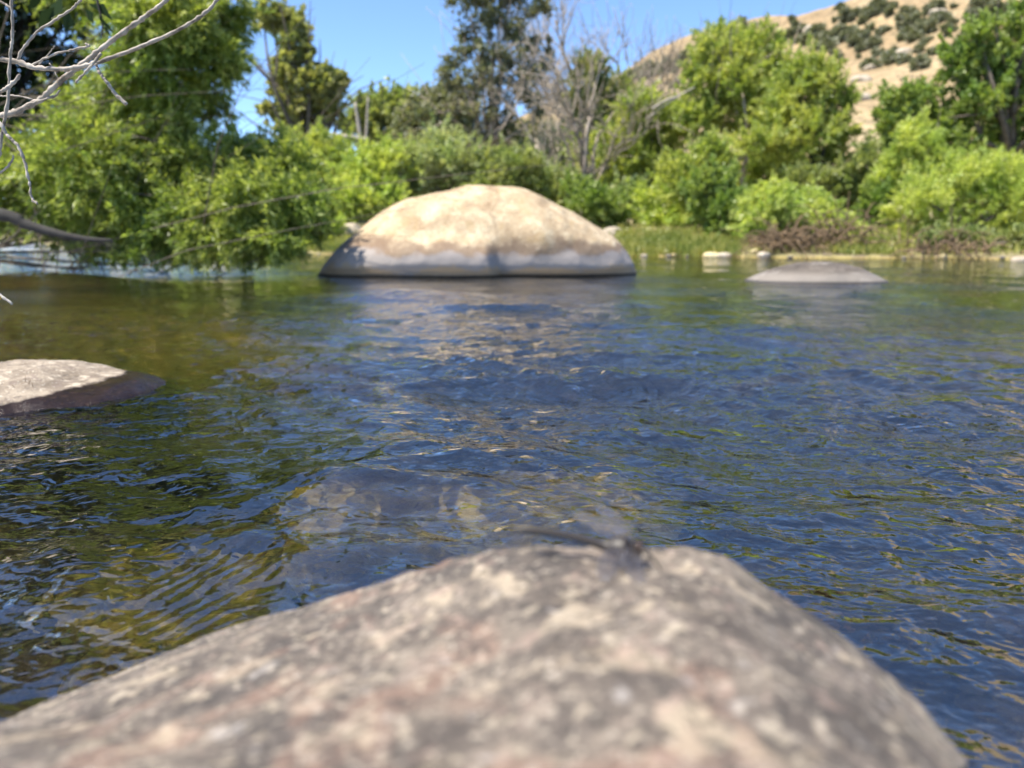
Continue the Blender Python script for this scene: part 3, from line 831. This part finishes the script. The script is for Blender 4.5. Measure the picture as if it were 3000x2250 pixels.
# dark low limb reaching over the water at the far left
tb = Tubes()
P_ = [at(px, py, 6.5) for px, py in ((-900, 420), (-400, 560), (0, 628), (68, 655), (136, 676), (203, 692), (271, 702), (330, 704))]
tb.add(smooth_path(P_, 30), np.linspace(0.07, 0.012, 30), 8)
limb = empty('willow_limb', tuple(P_[0])); tag(limb, 'dark low limb with hanging twigs reaching over the water at the far left', 'branch')
tb.build('bough', M['darklimb'], limb, P_[0])
tb = Tubes()
for i in range(60):
    t = random.uniform(0.45, 1.0)
    base = smooth_path(P_, 101)[int(t * 100)]
    L = random.uniform(0.06, 0.16)
    d = np.array([random.uniform(-0.4, 0.9), random.uniform(-0.4, 0.4), -random.uniform(0.4, 1.0)])
    tb.add(smooth_path([base, base + d * L * 0.5, base + d * L + np.array([0.02, 0, 0])], 5), np.linspace(0.004, 0.0012, 5), 4)
tb.build('twigs', M['darklimb'], limb, P_[0])['kind'] = 'stuff'

# -- middle distance, left to right
tree('cottonwood_tree', 'olive green tree with a ragged leaning crown against the sky left of centre', 'tree', 30.0, 930,
     [(770, 50, 40, 35), (825, 60, 50, 35), (870, 110, 35, 45), (890, 165, 25, 40), (850, 150, 30, 45), (840, 210, 35, 35), (885, 240, 45, 35), (950, 235, 50, 30), (985, 255, 30, 45), (930, 290, 60, 35), (860, 310, 50, 35), (820, 270, 30, 30), (900, 350, 60, 40), (790, 330, 25, 25), (985, 330, 18, 40), (880, 390, 70, 30)],
     13000, 0.30, 0.5, 'olive', 'bark', 0.22, clump=0.24, shell=0.35)
tree('willow_shrub', 'round yellow green willow shrub beside the near left willow', 'shrub', 24.0, 930,
     [(930, 440, 80, 45), (880, 470, 90, 50), (990, 480, 70, 50), (930, 520, 120, 60), (870, 560, 100, 60)], 11000, 0.22, 0.3, 'yellow', clump=0.22)
tree('willow_shrub', 'fresh green willow shrub behind the left shoulder of the boulder', 'shrub', 22.0, 1080,
     [(1080, 530, 90, 70), (1130, 480, 80, 55), (1060, 590, 80, 50), (1120, 590, 80, 50), (1030, 610, 50, 45)], 10000, 0.20, 0.3, 'bright', clump=0.22)
tree('oak_tree', 'distant green treetop beyond the pale snags', 'tree', 46.0, 1130,
     [(1090, 330, 60, 40), (1150, 310, 60, 35), (1210, 320, 60, 40), (1130, 390, 90, 50), (1220, 390, 70, 60), (1040, 380, 50, 40), (1165, 285, 18, 28)], 9000, 0.42, 0.5, 'mid', clump=0.24)
tree('oak_tree', 'low dark green tree at the left foot of the tall tree', 'tree', 34.0, 1240,
     [(1270, 330, 70, 60), (1250, 390, 80, 50), (1320, 400, 80, 50), (1330, 300, 60, 50)], 8000, 0.30, 0.5, 'dark', clump=0.24)
tree('oak_tree', 'tall dark green tree with gaps of sky rising above the boulder', 'tree', 32.0, 1440,
     [(1360, 10, 45, 30), (1440, 0, 50, 35), (1400, -60, 110, 50), (1500, 30, 50, 35), (1570, 20, 40, 35), (1400, 70, 50, 30), (1470, 90, 55, 30), (1545, 100, 50, 35), (1370, 120, 40, 30), (1430, 150, 50, 30), (1510, 160, 50, 30), (1335, 160, 35, 28), (1320, 210, 40, 25), (1385, 215, 45, 25), (1460, 215, 50, 28), (1545, 220, 50, 35), (1590, 160, 30, 40),
      (1300, 250, 28, 20), (1350, 265, 40, 25), (1425, 275, 45, 25), (1500, 285, 50, 30), (1270, 300, 50, 25), (1250, 350, 50, 28), (1320, 330, 55, 28), (1400, 335, 55, 28), (1480, 350, 50, 30), (1240, 400, 40, 25), (1310, 395, 60, 25), (1400, 400, 60, 28), (1480, 410, 50, 28), (1560, 300, 40, 40), (1500, -130, 90, 60)],
     9500, 0.26, 0.5, 'dark', 'palebark', 0.12, clump=0.24, shell=0.4)
bare_tree('bare_tree', 'leafless grey tree with a pale trunk right of the tall dark tree', 25.0, 1705, [(1700, 150), (1640, 170), (1760, 190), (1560, 250), (1820, 300), (1600, 330), (1680, 230), (1780, 380)], 0.08, 'greytwig', 4, 4, 0.4, 3, trunk_mat='palebark')
bare_tree('bare_tree', 'tall thin leafless treetop faint against the sky above the grey tree', 40.0, 1710, [(1650, 120), (1700, 60), (1760, 90), (1790, 160)], 0.13, 'greytwig', 4, 6, 0.35, 5)
bare_tree('bare_tree', 'slender leafless treetop left of the hill against the sky', 44.0, 1930, [(1920, 130), (1945, 160)], 0.12, 'greytwig', 4, 6, 0.35, 8)
tree('oak_tree', 'thin olive tree just behind the leafless grey tree', 'tree', 34.0, 1730,
     [(1730, 210, 45, 50), (1710, 280, 60, 60), (1780, 280, 55, 60), (1810, 350, 50, 70), (1750, 400, 80, 60), (1840, 290, 25, 30)], 7000, 0.28, 0.45, 'olive', clump=0.25)
tree('willow_shrub', 'silvery green willow shrub behind the top of the boulder', 'shrub', 23.0, 1320,
     [(1300, 450, 90, 50), (1220, 500, 90, 60), (1350, 480, 70, 50), (1290, 530, 100, 50), (1190, 560, 60, 50)], 11000, 0.2, 0.28, 'silver', clump=0.22)
tree('willow_shrub', 'grey green willow shrub right of the boulder top', 'shrub', 22.5, 1500,
     [(1420, 500, 80, 45), (1500, 500, 80, 50), (1570, 530, 80, 50), (1640, 570, 80, 50), (1440, 550, 80, 40)], 10000, 0.2, 0.3, 'mid', clump=0.22)
tree('willow_shrub', 'dark green shrub over the right shoulder of the boulder', 'shrub', 21.5, 1740,
     [(1720, 600, 60, 50), (1770, 610, 60, 60), (1690, 560, 50, 40), (1800, 650, 40, 40)], 6500, 0.18, 0.35, 'deep', clump=0.22)
tree('willow_tree', 'pale olive willow between the leafless tree and the bright willows', 'tree', 25.0, 1900,
     [(1870, 330, 70, 60), (1920, 400, 80, 70), (1850, 440, 80, 70), (1980, 380, 70, 70), (1900, 500, 90, 60), (1830, 540, 70, 60), (1990, 330, 40, 40)], 13000, 0.22, 0.3, 'yellow', clump=0.24)
tree('willow_tree', 'tall yellow green willow with a twin crown before the hill', 'tree', 24.0, 2200,
     [(2110, 110, 55, 40), (2080, 170, 60, 50), (2150, 170, 70, 50), (2230, 130, 60, 45), (2270, 180, 40, 60), (2060, 240, 70, 50), (2160, 250, 90, 60), (2250, 260, 70, 60), (2100, 330, 90, 60), (2200, 350, 80, 60), (2050, 350, 60, 60)],
     17000, 0.22, 0.3, 'yellow', 'palebark', 0.12, clump=0.22, shell=0.4)
tree('willow_tree', 'rounded yellow green willow with its dark trunk showing, left of the hillside', 'tree', 22.0, 2390,
     [(2360, 210, 70, 45), (2420, 230, 60, 50), (2330, 280, 80, 60), (2440, 310, 60, 60), (2300, 360, 80, 60), (2400, 380, 80, 60), (2460, 400, 40, 60), (2230, 420, 80, 50), (2310, 450, 80, 45), (2440, 470, 50, 40)],
     16000, 0.20, 0.3, 'yellow', 'darklimb', 0.14, clump=0.22, shell=0.4)
tree('oak_tree', 'small dark treetop poking out above the twin crowned willow', 'tree', 40.0, 2175,
     [(2175, 100, 22, 30), (2170, 75, 10, 20), (2185, 130, 30, 30)], 1800, 0.32, 0.5, 'dark', clump=0.3)
tree('willow_shrub', 'small yellow green shrub in front of the twin crowned willow', 'shrub', 20.5, 2070,
     [(2080, 440, 50, 35), (2050, 480, 60, 45), (2110, 470, 50, 45), (2010, 560, 60, 60), (1990, 500, 50, 50)], 7500, 0.18, 0.3, 'yellow', clump=0.24)
tree('willow_shrub', 'dark green leafy shrub on the bank left of the brush pile', 'shrub', 18.5, 2110,
     [(2100, 540, 60, 50), (2080, 610, 70, 50), (2140, 620, 60, 60), (2060, 560, 50, 50), (2130, 680, 50, 30)], 8000, 0.17, 0.35, 'deep', clump=0.24)
tree('willow_shrub', 'bright green willow shrub hanging over the brown brush pile', 'shrub', 16.8, 2300,
     [(2300, 590, 70, 50), (2380, 590, 60, 45), (2230, 620, 60, 45), (2420, 640, 60, 40), (2190, 670, 40, 35), (2340, 650, 80, 35), (2260, 560, 50, 35), (2470, 660, 50, 30), (2200, 600, 40, 40), (2200, 715, 40, 25), (2440, 700, 50, 25)], 12000, 0.15, 0.25, 'bright', clump=0.24, droop=0.08)
tree('willow_shrub', 'shadowy olive shrub between the trunk of the right willow and the bank', 'shrub', 21.0, 2450,
     [(2480, 530, 60, 50), (2430, 560, 60, 50), (2540, 480, 50, 60), (2360, 530, 60, 40), (2530, 560, 50, 60)], 7000, 0.18, 0.35, 'mid', clump=0.24)
tree('oak_tree', 'deep green broad tree at the right edge in front of the hill', 'tree', 21.0, 2930,
     [(2870, 110, 60, 50), (2830, 180, 70, 50), (2800, 240, 50, 40), (2900, 200, 80, 60), (2980, 130, 60, 90), (2960, 280, 80, 60), (2880, 300, 70, 50), (3050, 250, 80, 120), (2990, 380, 80, 60), (3080, 60, 80, 80), (3120, 400, 90, 120), (3000, 50, 40, 40)],
     18000, 0.20, 0.5, 'deep', 'bark', 0.2, clump=0.22, shell=0.4)
tree('oak_tree', 'feathery dark green tree below the bare hillside at the right', 'tree', 21.5, 2660,
     [(2640, 310, 60, 50), (2700, 290, 50, 45), (2610, 370, 60, 50), (2720, 360, 80, 50), (2650, 440, 80, 50), (2800, 350, 60, 50), (2780, 430, 70, 50)],
     10000, 0.18, 0.45, 'deep', clump=0.28, shell=0.35)
tree('willow_shrub', 'upright bright green shrub at the left side of the right hand thicket', 'shrub', 18.5, 2680,
     [(2680, 380, 40, 35), (2670, 430, 60, 45), (2640, 500, 70, 45), (2720, 450, 50, 50), (2600, 540, 50, 40)], 9000, 0.16, 0.25, 'bright', clump=0.24)
tree('willow_shrub', 'broad sunlit yellow green shrub filling the right bank', 'shrub', 17.5, 2850,
     [(2760, 520, 100, 45), (2860, 510, 100, 50), (2960, 530, 90, 60), (2700, 580, 90, 50), (2820, 590, 100, 50), (2940, 610, 100, 60), (2650, 640, 70, 50), (2780, 660, 90, 45), (3060, 560, 100, 90), (2900, 680, 90, 40), (3010, 670, 80, 60), (2700, 720, 60, 28), (2830, 730, 70, 24), (2760, 700, 60, 30), (2960, 730, 70, 22), (2620, 705, 50, 25)],
     22000, 0.16, 0.25, 'bright', clump=0.24, shell=0.4)
tree('willow_shrub', 'dark green gap shrub left of the broad sunlit shrub', 'shrub', 18.6, 2560,
     [(2560, 600, 40, 60), (2580, 660, 50, 50), (2540, 690, 40, 40), (2600, 570, 40, 40)], 5000, 0.16, 0.35, 'deep', clump=0.24)
tree('willow_shrub', 'low grey green shrub at the waterline under the right thicket', 'shrub', 15.6, 2800,
     [(2770, 690, 50, 25), (2850, 700, 50, 22), (2720, 700, 30, 20), (2950, 720, 50, 25), (2990, 700, 40, 30)], 4500, 0.13, 0.3, 'mid', clump=0.28)
# filler scrub on the bank behind (individual shrubs)
for i, (px, py, D, mt) in enumerate([(700, 560, 30, 'mid'), (800, 600, 27, 'deep'), (1000, 640, 26, 'mid'), (1180, 620, 27, 'mid'), (1400, 590, 27, 'deep'), (1600, 600, 27, 'deep'), (1850, 620, 24, 'silver'), (1960, 610, 22, 'bright'), (2250, 520, 26, 'yellow'), (2480, 620, 23, 'mid'), (600, 640, 34, 'mid'), (450, 640, 44, 'mid'), (280, 620, 58, 'mid'), (100, 610, 70, 'mid'), (480, 690, 31, 'mid'), (620, 690, 26, 'bright'), (780, 680, 22, 'mid'), (890, 680, 20.5, 'bright'), (350, 680, 46, 'mid'), (2900, 460, 24, 'deep'), (1560, 440, 36, 'dark'), (1640, 480, 33, 'silver'), (1780, 470, 31, 'yellow'), (1870, 520, 26, 'yellow')]):
    tree('shrub', 'green shrub filling a gap in the thicket along the far bank', 'shrub', D, px, [(px - 50, py, 80, 60), (px + 50, py + 10, 80, 60), (px, py - 40, 70, 50), (px, py + 50, 110, 40)], 5000, 0.2 * D / 22, 0.4, mt, clump=0.26, group='shrubs filling the far bank')

# pale snags with a fallen log
D = 26.0
root = empty('dead_snag', tuple(at(1060, 470, D))); tag(root, 'pair of pale dead stems with a broken horizontal log left of the tall tree', 'dead tree')
tb = Tubes()
tb.add(smooth_path([at(1062, 560, D), at(1058, 430, D), at(1050, 360, D), at(1040, 300, D)], 12), np.linspace(0.10, 0.04, 12), 7)
tb.build('trunk', M['deadwood'], root, root.location)
tb = Tubes()
tb.add(smooth_path([at(1075, 560, D), at(1072, 430, D), at(1076, 350, D), at(1078, 285, D)], 12), np.linspace(0.07, 0.025, 12), 7)
tb.build('trunk', M['deadwood'], root, root.location)
tb = Tubes()
tb.add(smooth_path([at(1082, 415, D - 0.1), at(1040, 405, D - 0.2), at(1000, 398, D - 0.2), at(968, 392, D - 0.2)], 12), np.linspace(0.11, 0.05, 12), 7)
tb.add(smooth_path([at(1010, 400, D - 0.2), at(995, 385, D - 0.2)], 6), np.linspace(0.03, 0.01, 6), 5)
tb.build('log', M['deadwood'], root, root.location)
# slanting bare limb at the right
D = 23.0
tb = Tubes(); tb.add(smooth_path([at(1910, 320, D), at(1950, 295, D), at(1990, 280, D), at(2035, 255, D)], 14), np.linspace(0.05, 0.02, 14), 6)
tb.add(smooth_path([at(1990, 280, D), at(1960, 300, D), at(1890, 350, D)], 10), np.linspace(0.04, 0.015, 10), 6)
tag(tb.build('bare_limb', M['deadwood'], None, at(1950, 295, D)), 'slanting bare grey limb sticking out left of the twin crowned willow', 'branch')

# tangled dry brush pile on the right shore
def brush_pile(label, px, py, rx, ry, D, n, seed):
    g = np.random.default_rng(seed)
    tb = Tubes()
    s = D / FPX
    c = at(px, py, D)
    for _ in range(n):
        a = g.uniform(-1, 1); bb = g.uniform(-1, 1)
        p0 = c + np.array([a * rx * s, g.uniform(-0.5, 0.5), bb * ry * s * 0.9])
        d = np.array([g.normal(), g.normal() * 0.6, g.normal() * 0.45]); d /= np.linalg.norm(d)
        L = g.uniform(0.3, 0.9)
        p2 = p0 + d * L; p1 = (p0 + p2) / 2 + np.array([0, 0, g.uniform(0, 0.22)])
        tb.add(smooth_path([p0, p1, p2], 6), np.linspace(0.016, 0.005, 6), 4)
    tag(tb.build('brush_pile', M['brush'], None, c), label, 'brush')
brush_pile('tangled brown dry brush and roots at the water edge on the right shore', 2310, 712, 80, 24, 15.9, 170, 3)
brush_pile('dark tangle of roots under the broad sunlit shrub', 2760, 735, 110, 14, 15.0, 90, 4)
brush_pile('thin grey dead twigs on the bank right of the brown brush pile', 2480, 690, 70, 30, 15.8, 70, 5)

# bank grass (uncountable)
n = 26000
gpx = np.concatenate([rng.uniform(1800, 2160, n // 2), rng.uniform(860, 1060, n // 8), rng.uniform(2420, 2640, n // 8), rng.uniform(800, 3100, n - n // 2 - 2 * (n // 8))])
gd = np.interp(gpx, SH_A, SH_D) + 0.05 + np.abs(rng.normal(size=len(gpx))) * 1.8
gx = (gpx - 1500) / FPX * gd
gzv = ground_z(gx, gd)
ax = rng.normal(size=(len(gpx), 3)) * 0.3; ax[:, 2] = 1; ax /= np.linalg.norm(ax, axis=1)[:, None]
ln = rng.uniform(0.05, 0.24, len(gpx))
M['grass'] = leaf_mat('bank_grass', (0.16, 0.20, 0.04), (0.28, 0.30, 0.08), (0.46, 0.42, 0.18), 0.4)
tag(leaves_mesh('grass', np.stack([gx, gd, gzv], -1), ax, ln, ln * 0.09 + 0.01, M['grass'], None, (0, 17, 0)), 'yellow green grass along the far bank', 'grass', kind='stuff')

# hill oaks: small, share two meshes
def oak_proto(seed):
    B = [(np.array([0, 0, 2.3]), np.array([1.7, 1.7, 1.3])), (np.array([1.2, 0.2, 1.8]), np.array([1.2, 1.2, 1.0])), (np.array([-1.2, -0.2, 1.9]), np.array([1.2, 1.2, 1.0]))]
    C, Ax = crown_points(B, 900, 0, 0.3, 0.4)
    ln = 0.9 * rng.uniform(0.6, 1.3, len(C))
    o = leaves_mesh('oak_tree', C, Ax, ln, ln * 0.6, M['hilloak'], None, (0, 0, 0))
    return o
protos = [oak_proto(i) for i in range(3)]
oaks = [(900, 190), (935, 180), (960, 170), (1010, 150), (1060, 175), (1120, 190), (1150, 200), (1180, 200), (1240, 92), (1265, 88), (1330, 110), (1350, 95), (1420, 40), (1440, 30), (1460, 150), (1500, 20), (1560, 40), (1600, 60), (1280, 160), (1250, 200), (1380, 140),
        (1340, 190), (1430, 170), (1560, 130), (1590, 170), (1650, 130), (1420, 280), (1480, 300), (1510, 315), (1560, 320), (1380, 350), (1640, 260), (1660, 300), (1650, 350), (1700, 50), (1730, 30), (1780, 90), (1830, 110), (1830, 20), (1980, 20),
        (2050, 60), (2120, 50), (1920, 90), (1940, 60), (1880, 210), (90, 410), (120, 400), (150, 410), (200, 390), (250, 360), (300, 350), (370, 310), (340, 320), (1700, 200), (1740, 110), (970, 215), (1030, 210), (1300, 220), (1220, 170), (1620, 100), (1540, 90), (1480, 60),
        (1550, 190), (1620, 200), (1690, 160), (1330, 250), (1400, 230), (1090, 160), (1310, 60), (1380, 70), (1100, 245), (1205, 290), (1150, 250), (1800, 160), (1720, 270)]
for _ in range(90):
    oaks.append((random.uniform(930, 2212), random.uniform(-20, 420)) if random.random() < 0.6 else (random.uniform(60, 420), random.uniform(320, 470)))
for i, (cx_, cy_) in enumerate(oaks):
    px, py = 1800 + 0.5425 * cx_, 0.5425 * cy_
    P_ = hill_point(px, py + 14)
    if i < 3: o = protos[i]
    else:
        o = protos[i % 3].copy(); COL.objects.link(o)
    o.location = P_ - np.array([0, 0, 0.4])
    s = (random.uniform(0.6, 1.25) if i < 76 else random.uniform(0.25, 0.7)) * P_[1] / 260
    o.scale = (s * random.uniform(0.9, 1.3), s, s * random.uniform(0.85, 1.15)); o.rotation_euler = (0, 0, random.uniform(0, 6.28))
    tag(o, 'small grey green oak scattered on the dry golden hillside', 'tree', 'oaks scattered on the hillside')
for i, (cx_, cy_, r_) in enumerate([(1060, 165, 3.2), (1750, 80, 3.0), (1330, 440, 2.4), (1560, 290, 2.4), (1335, 540, 2.2), (1390, 375, 2.2), (1770, 100, 2.0)]):
    P_ = hill_point(1800 + 0.5425 * cx_, 0.5425 * cy_)
    tag(blob_stone('rock_outcrop', tuple(P_), (r_ * 0.6, r_ * 0.5, r_ * 0.35), M['pale'], 160 + i, 14, 0.4), 'pale rock outcrop on the dry golden hillside', 'rock', 'outcrops on the hillside')

# rapids foam far upstream
n = 900
fy = 44 + rng.normal(size=n) * 1.5
fx = rng.uniform(-0.80, -0.615, n) * fy
V, F = [], []
M['foam'] = simple_mat('foam', [(0.3, (0.75, 0.78, 0.8)), (0.7, (0.9, 0.9, 0.9))], 4, 0.6, 0.1)
tb = Tubes()
for x_, y_ in zip(fx[:60], fy[:60]):
    L = random.uniform(0.2, 0.8)
    tb.add(np.array([[x_ - L, y_, 0.02], [x_ - L * 0.4, y_ + 0.05, 0.12], [x_ + L * 0.4, y_ - 0.05, 0.10], [x_ + L, y_, 0.02]]), [0.02, 0.06, 0.05, 0.01], 5)
tag(tb.build('foam', M['foam'], None, (-30, 44, 0)), 'white rapids far upstream at the left', 'foam', kind='stuff')

# ------------------------------------------------------------------ near bare branches, upper left
bare = empty('bare_branch', tuple(at(-260, 250, 1.25))); tag(bare, 'pale leafless branches and twigs reaching in from the upper left corner', 'branch')
def poly(name, pts, w0, w1, D=1.25, jit=0.0, n=None, knob=True):
    P_ = [at(px, py, D + jit * k) for k, (px, py) in enumerate(pts)]
    n = n or max(10, 6 * len(P_))
    sp_ = smooth_path(P_, n)
    s = D / FPX
    rr = np.linspace(w0, w1, n) * 0.43 * s * (1 + 0.14 * np.sin(np.arange(n) * 1.9) + 0.06 * rng.normal(size=n))
    sp_ = sp_ + rng.normal(size=sp_.shape) * 0.8 * s
    for kn in range(len(sp_) // 9):
        rr[rng.integers(1, len(rr) - 1)] *= rng.uniform(1.15, 1.4)
    tb = Tubes(); tb.add(sp_, rr, 9)
    return tb.build(name, M['deadwood'], bare, bare.location)
poly('bough', [(-260, 250), (-150, 330), (-60, 345), (0, 337), (36, 332), (90, 307), (122, 289), (154, 258), (203, 217), (271, 163), (325, 120), (389, 75), (430, 45), (479, 7), (520, -40), (600, -130)], 22, 12)
poly('bough', [(-260, 250), (-160, 185), (-60, 168), (0, 174), (50, 181), (99, 197), (167, 203), (226, 197), (280, 185), (362, 156), (452, 120), (542, 77), (600, 38), (628, 9), (680, -60)], 19, 9, 1.22)
poly('branch', [(50, 179), (72, 136), (113, 90), (172, 52), (215, 22), (235, 0), (290, -60)], 9, 7, 1.22)
poly('branch', [(-120, -100), (10, -60), (32, 0), (36, 90), (33, 140), (29, 181), (23, 294), (7, 384), (0, 443), (-20, 520)], 8, 10, 1.20)
poly('twig', [(280, 186), (289, 208), (305, 230), (316, 244), (335, 271), (371, 307)], 8, 12, 1.21)
poly('twig', [(222, 242), (253, 208), (278, 180), (296, 156)], 6, 10, 1.2)
poly('twig', [(90, 192), (158, 160), (210, 147), (258, 135), (252, 128)], 6, 7, 1.22)
poly('twig', [(-160, 330), (-60, 300), (0, 271), (32, 249), (59, 219)], 14, 10, 1.15)
poly('twig', [(-180, 250), (-60, 320), (0, 362), (18, 393), (36, 411), (54, 430), (72, 475), (86, 533), (93, 579), (111, 597)], 12, 8, 1.15)
poly('twig', [(80, 306), (158, 282), (176, 264)], 8, 5, 1.22)
poly('twig', [(-100, 260), (0, 280), (45, 280), (95, 291)], 6, 4, 1.27)
poly('twig', [(-120, 570), (0, 506), (36, 470), (38, 455)], 8, 5, 1.25)
poly('twig', [(113, 190), (149, 149), (160, 135)], 4, 3, 1.3)
poly('twig', [(-150, 760), (-40, 830), (4, 866), (38, 892)], 9, 8, 1.1)
poly('twig', [(-60, -30), (10, 10), (36, 24)], 8, 5, 1.3)
poly('twig', [(36, 100), (44, 92)], 4, 2, 1.2)
poly('twig', [(146, 185), (168, 225), (170, 232)], 4, 3, 1.25)
# a link outside the frame that carries the separate twigs
poly('bough', [(-120, -100), (-200, 60), (-260, 250), (-180, 520), (-150, 760)], 18, 14, 1.2)

# dark broad leaves hanging from above
root = empty('leafy_sprig', tuple(at(260, -120, 2.6))); tag(root, 'sprig of dark broad leaves hanging behind the pale bare branches at the top', 'twig')
tb = Tubes()
stem = [at(px, py, 2.6) for px, py in ((260, -120), (275, -40), (290, 20), (300, 70), (298, 110))]
tb.add(smooth_path(stem, 14), np.linspace(0.006, 0.002, 14), 5); tb.build('stem', M['darklimb'], root, root.location)
lv = [((255, 10), (330, 60), 34), ((285, 40), (335, 100), 30), ((250, 25), (275, 70), 30), ((300, 80), (330, 115), 22), ((290, 90), (296, 140), 26), ((180, -10), (140, 60), 40), ((160, 20), (110, 90), 40), ((200, 30), (190, 95), 36), ((130, -20), (80, 30), 40)]
Cc, Aa, Ll, Ww = [], [], [], []
for (a0, a1), (b0, b1), w_ in lv:
    p0, p1 = at(a0, a1, 2.6 + random.uniform(-.05, .05)), at(b0, b1, 2.55 + random.uniform(-.05, .05))
    Cc.append(p0); Aa.append((p1 - p0) / np.linalg.norm(p1 - p0)); Ll.append(np.linalg.norm(p1 - p0)); Ww.append(w_ * 2.6 / FPX)
leaves_mesh('leaves', np.array(Cc), np.array(Aa), np.array(Ll), np.array(Ww), M['sprig'], root, root.location)

# tuft of dry twigs caught on the left rock
tb = Tubes()
c = at(82, 1158, 1.63)
for i in range(26):
    d = rng.normal(size=3) * np.array([1, 0.6, 1.0]); d /= np.linalg.norm(d)
    p0 = c + rng.normal(size=3) * np.array([0.008, 0.004, 0.012])
    L = random.uniform(0.012, 0.035)
    tb.add(smooth_path([p0, p0 + d * L * 0.5 + rng.normal(size=3) * 0.003, p0 + d * L], 5), np.linspace(0.0011, 0.0005, 5), 4)
tag(tb.build('debris_tuft', M['brush'], None, c), 'small tangle of dry debris stuck on the wet left rock', 'debris')

# ------------------------------------------------------------------ dragonfly on the foreground rock
def mat_p(name, col, rough=0.5, **kw):
    m, nt, out = new_mat(name); b = NB(nt)
    tc = b.n('ShaderNodeTexCoord'); nz = b.noise(tc.outputs['Object'], 300, 3)
    c2 = b.mix(nz.outputs[0], tuple(v * 0.7 for v in col), tuple(min(1, v * 1.3) for v in col))
    p = b.n('ShaderNodeBsdfPrincipled', Base_Color=c2, Roughness=rough)
    nt.links.new(p.outputs[0], out.inputs[0]); return m
M['bug'] = mat_p('dragonfly_body', (0.022, 0.016, 0.013), 0.5)
M['bugeye'] = mat_p('dragonfly_eye', (0.05, 0.03, 0.02), 0.1)
m, nt, out = new_mat('dragonfly_wing'); b = NB(nt)
tc = b.n('ShaderNodeTexCoord')
vv = b.n('ShaderNodeTexVoronoi', Vector=tc.outputs['Object'], Scale=420.0); vv.feature = 'DISTANCE_TO_EDGE'
vein = b.maprange(vv.outputs['Distance'], 0.03, 0.08, 1.0, 0.0)
tr = b.n('ShaderNodeBsdfTransparent', Color=(1, 1, 1, 1))
df = b.n('ShaderNodeBsdfTranslucent', Color=(0.8, 0.78, 0.76, 1))
gl = b.n('ShaderNodeBsdfGlossy', Color=(0.9, 0.92, 1, 1), Roughness=0.25)
mem = b.n('ShaderNodeMixShader', i0=0.16, i1=tr, i2=df)
mem2 = b.n('ShaderNodeMixShader', i0=0.05, i1=mem, i2=gl)
vn = b.n('ShaderNodeBsdfDiffuse', Color=(0.08, 0.06, 0.05, 1))
fin = b.n('ShaderNodeMixShader', i0=b.math('MULTIPLY', vein, 0.25), i1=mem2, i2=vn)
nt.links.new(fin.outputs[0], out.inputs[0]); M['wing'] = m

th_ = at(1842, 1610, 0.335)
head = at(1868, 1606, 0.333)
tail = at(1500, 1548, 0.343)
bug = empty('dragonfly', tuple(th_)); tag(bug, 'dark dragonfly with clear wings perched on top of the foreground rock', 'dragonfly')
body_pts = [head + (head - th_) * 0.32, head + (head - th_) * 0.15, head, head * 0.6 + th_ * 0.4, head * 0.45 + th_ * 0.55, th_ + (head - th_) * 0.1, th_ + (tail - th_) * 0.06, th_ + (tail - th_) * 0.13, th_ + (tail - th_) * 0.22,
            th_ + (tail - th_) * 0.5 + np.array([0, 0, 0.0015]), th_ + (tail - th_) * 0.85 + np.array([0, 0, 0.001]), tail]
body_r = [0.0018, 0.0042, 0.0048, 0.0034, 0.0022, 0.0052, 0.0060, 0.0048, 0.0026, 0.0017, 0.0021, 0.0010]
bp_ = smooth_path(body_pts, 60)
br_ = np.interp(np.linspace(0, 11, 60), np.arange(12), body_r)
tb = Tubes(); tb.add(bp_, br_, 14)
for sgn in (1, -1):
    for k, t in enumerate((0.15, 0.0, -0.1)):
        p0 = th_ + (head - th_) * t * 2
        foot = p0 + np.array([0.010 * (1 - k) + 0.002, sgn * 0.010, 0])
        foot[2] = frock_z(foot[0], foot[1]) + 0.0004
        knee = (p0 + foot) / 2 + np.array([0.001 * (1 - k), sgn * 0.005, 0.004])
        tb.add(smooth_path([p0, knee, foot], 10), np.linspace(0.0007, 0.0004, 10), 6)
tb.build('body', M['bug'], bug, th_)
for sgn in (1, -1):
    o = blob_stone('eye', (0, 0, 0), (0.0020, 0.0018, 0.0022), M['bugeye'], 3, 12, 0.02)
    o.parent = bug; o.location = head + (head - th_) * 0.1 + np.array([0, sgn * 0.0018, 0.0012]) - th_
def wing(p0, d, L, wd):
    d = np.array(d, float); d /= np.linalg.norm(d)
    side = np.cross(d, [0, 0, 1.0]); side /= np.linalg.norm(side)
    t = np.linspace(0, 1, 22)
    wprof = wd * (0.25 + 0.75 * np.sin(np.pi * np.clip(t * 0.86 + 0.1, 0, 1)) ** 0.7) * np.where(t > 0.9, np.sqrt(np.clip((1 - t) / 0.1, 0, 1)), 1)
    nrm = np.cross(side, d)
    rows_ = []
    for j, c_ in enumerate(np.linspace(-0.35, 0.65, 7)):
        rows_.append(p0 + d * (t * L)[:, None] + side * (wprof * c_)[:, None] + nrm * (0.0007 * np.sin(t * 6 + j * 2.2) * (j % 2))[:, None])
    V = np.array(rows_)
    o = mesh_np('wing', V.reshape(-1, 3), grid_faces(7, 22), M['wing'], bug, True, th_)
    md = o.modifiers.new('Solidify', 'SOLIDIFY'); md.thickness = 0.00008
a0 = th_ + np.array([0, 0, 0.003])
for d, L, wd in (((-0.25, 1, 0.10), 0.044, 0.010), ((-0.6, 1, 0.05), 0.042, 0.012), ((0.05, -1, -0.22), 0.030, 0.010), ((-0.45, -1, -0.24), 0.030, 0.012)):
    wing(a0 if abs(d[0]) < 0.3 else a0 + (tail - th_) * 0.04, d, L, wd)
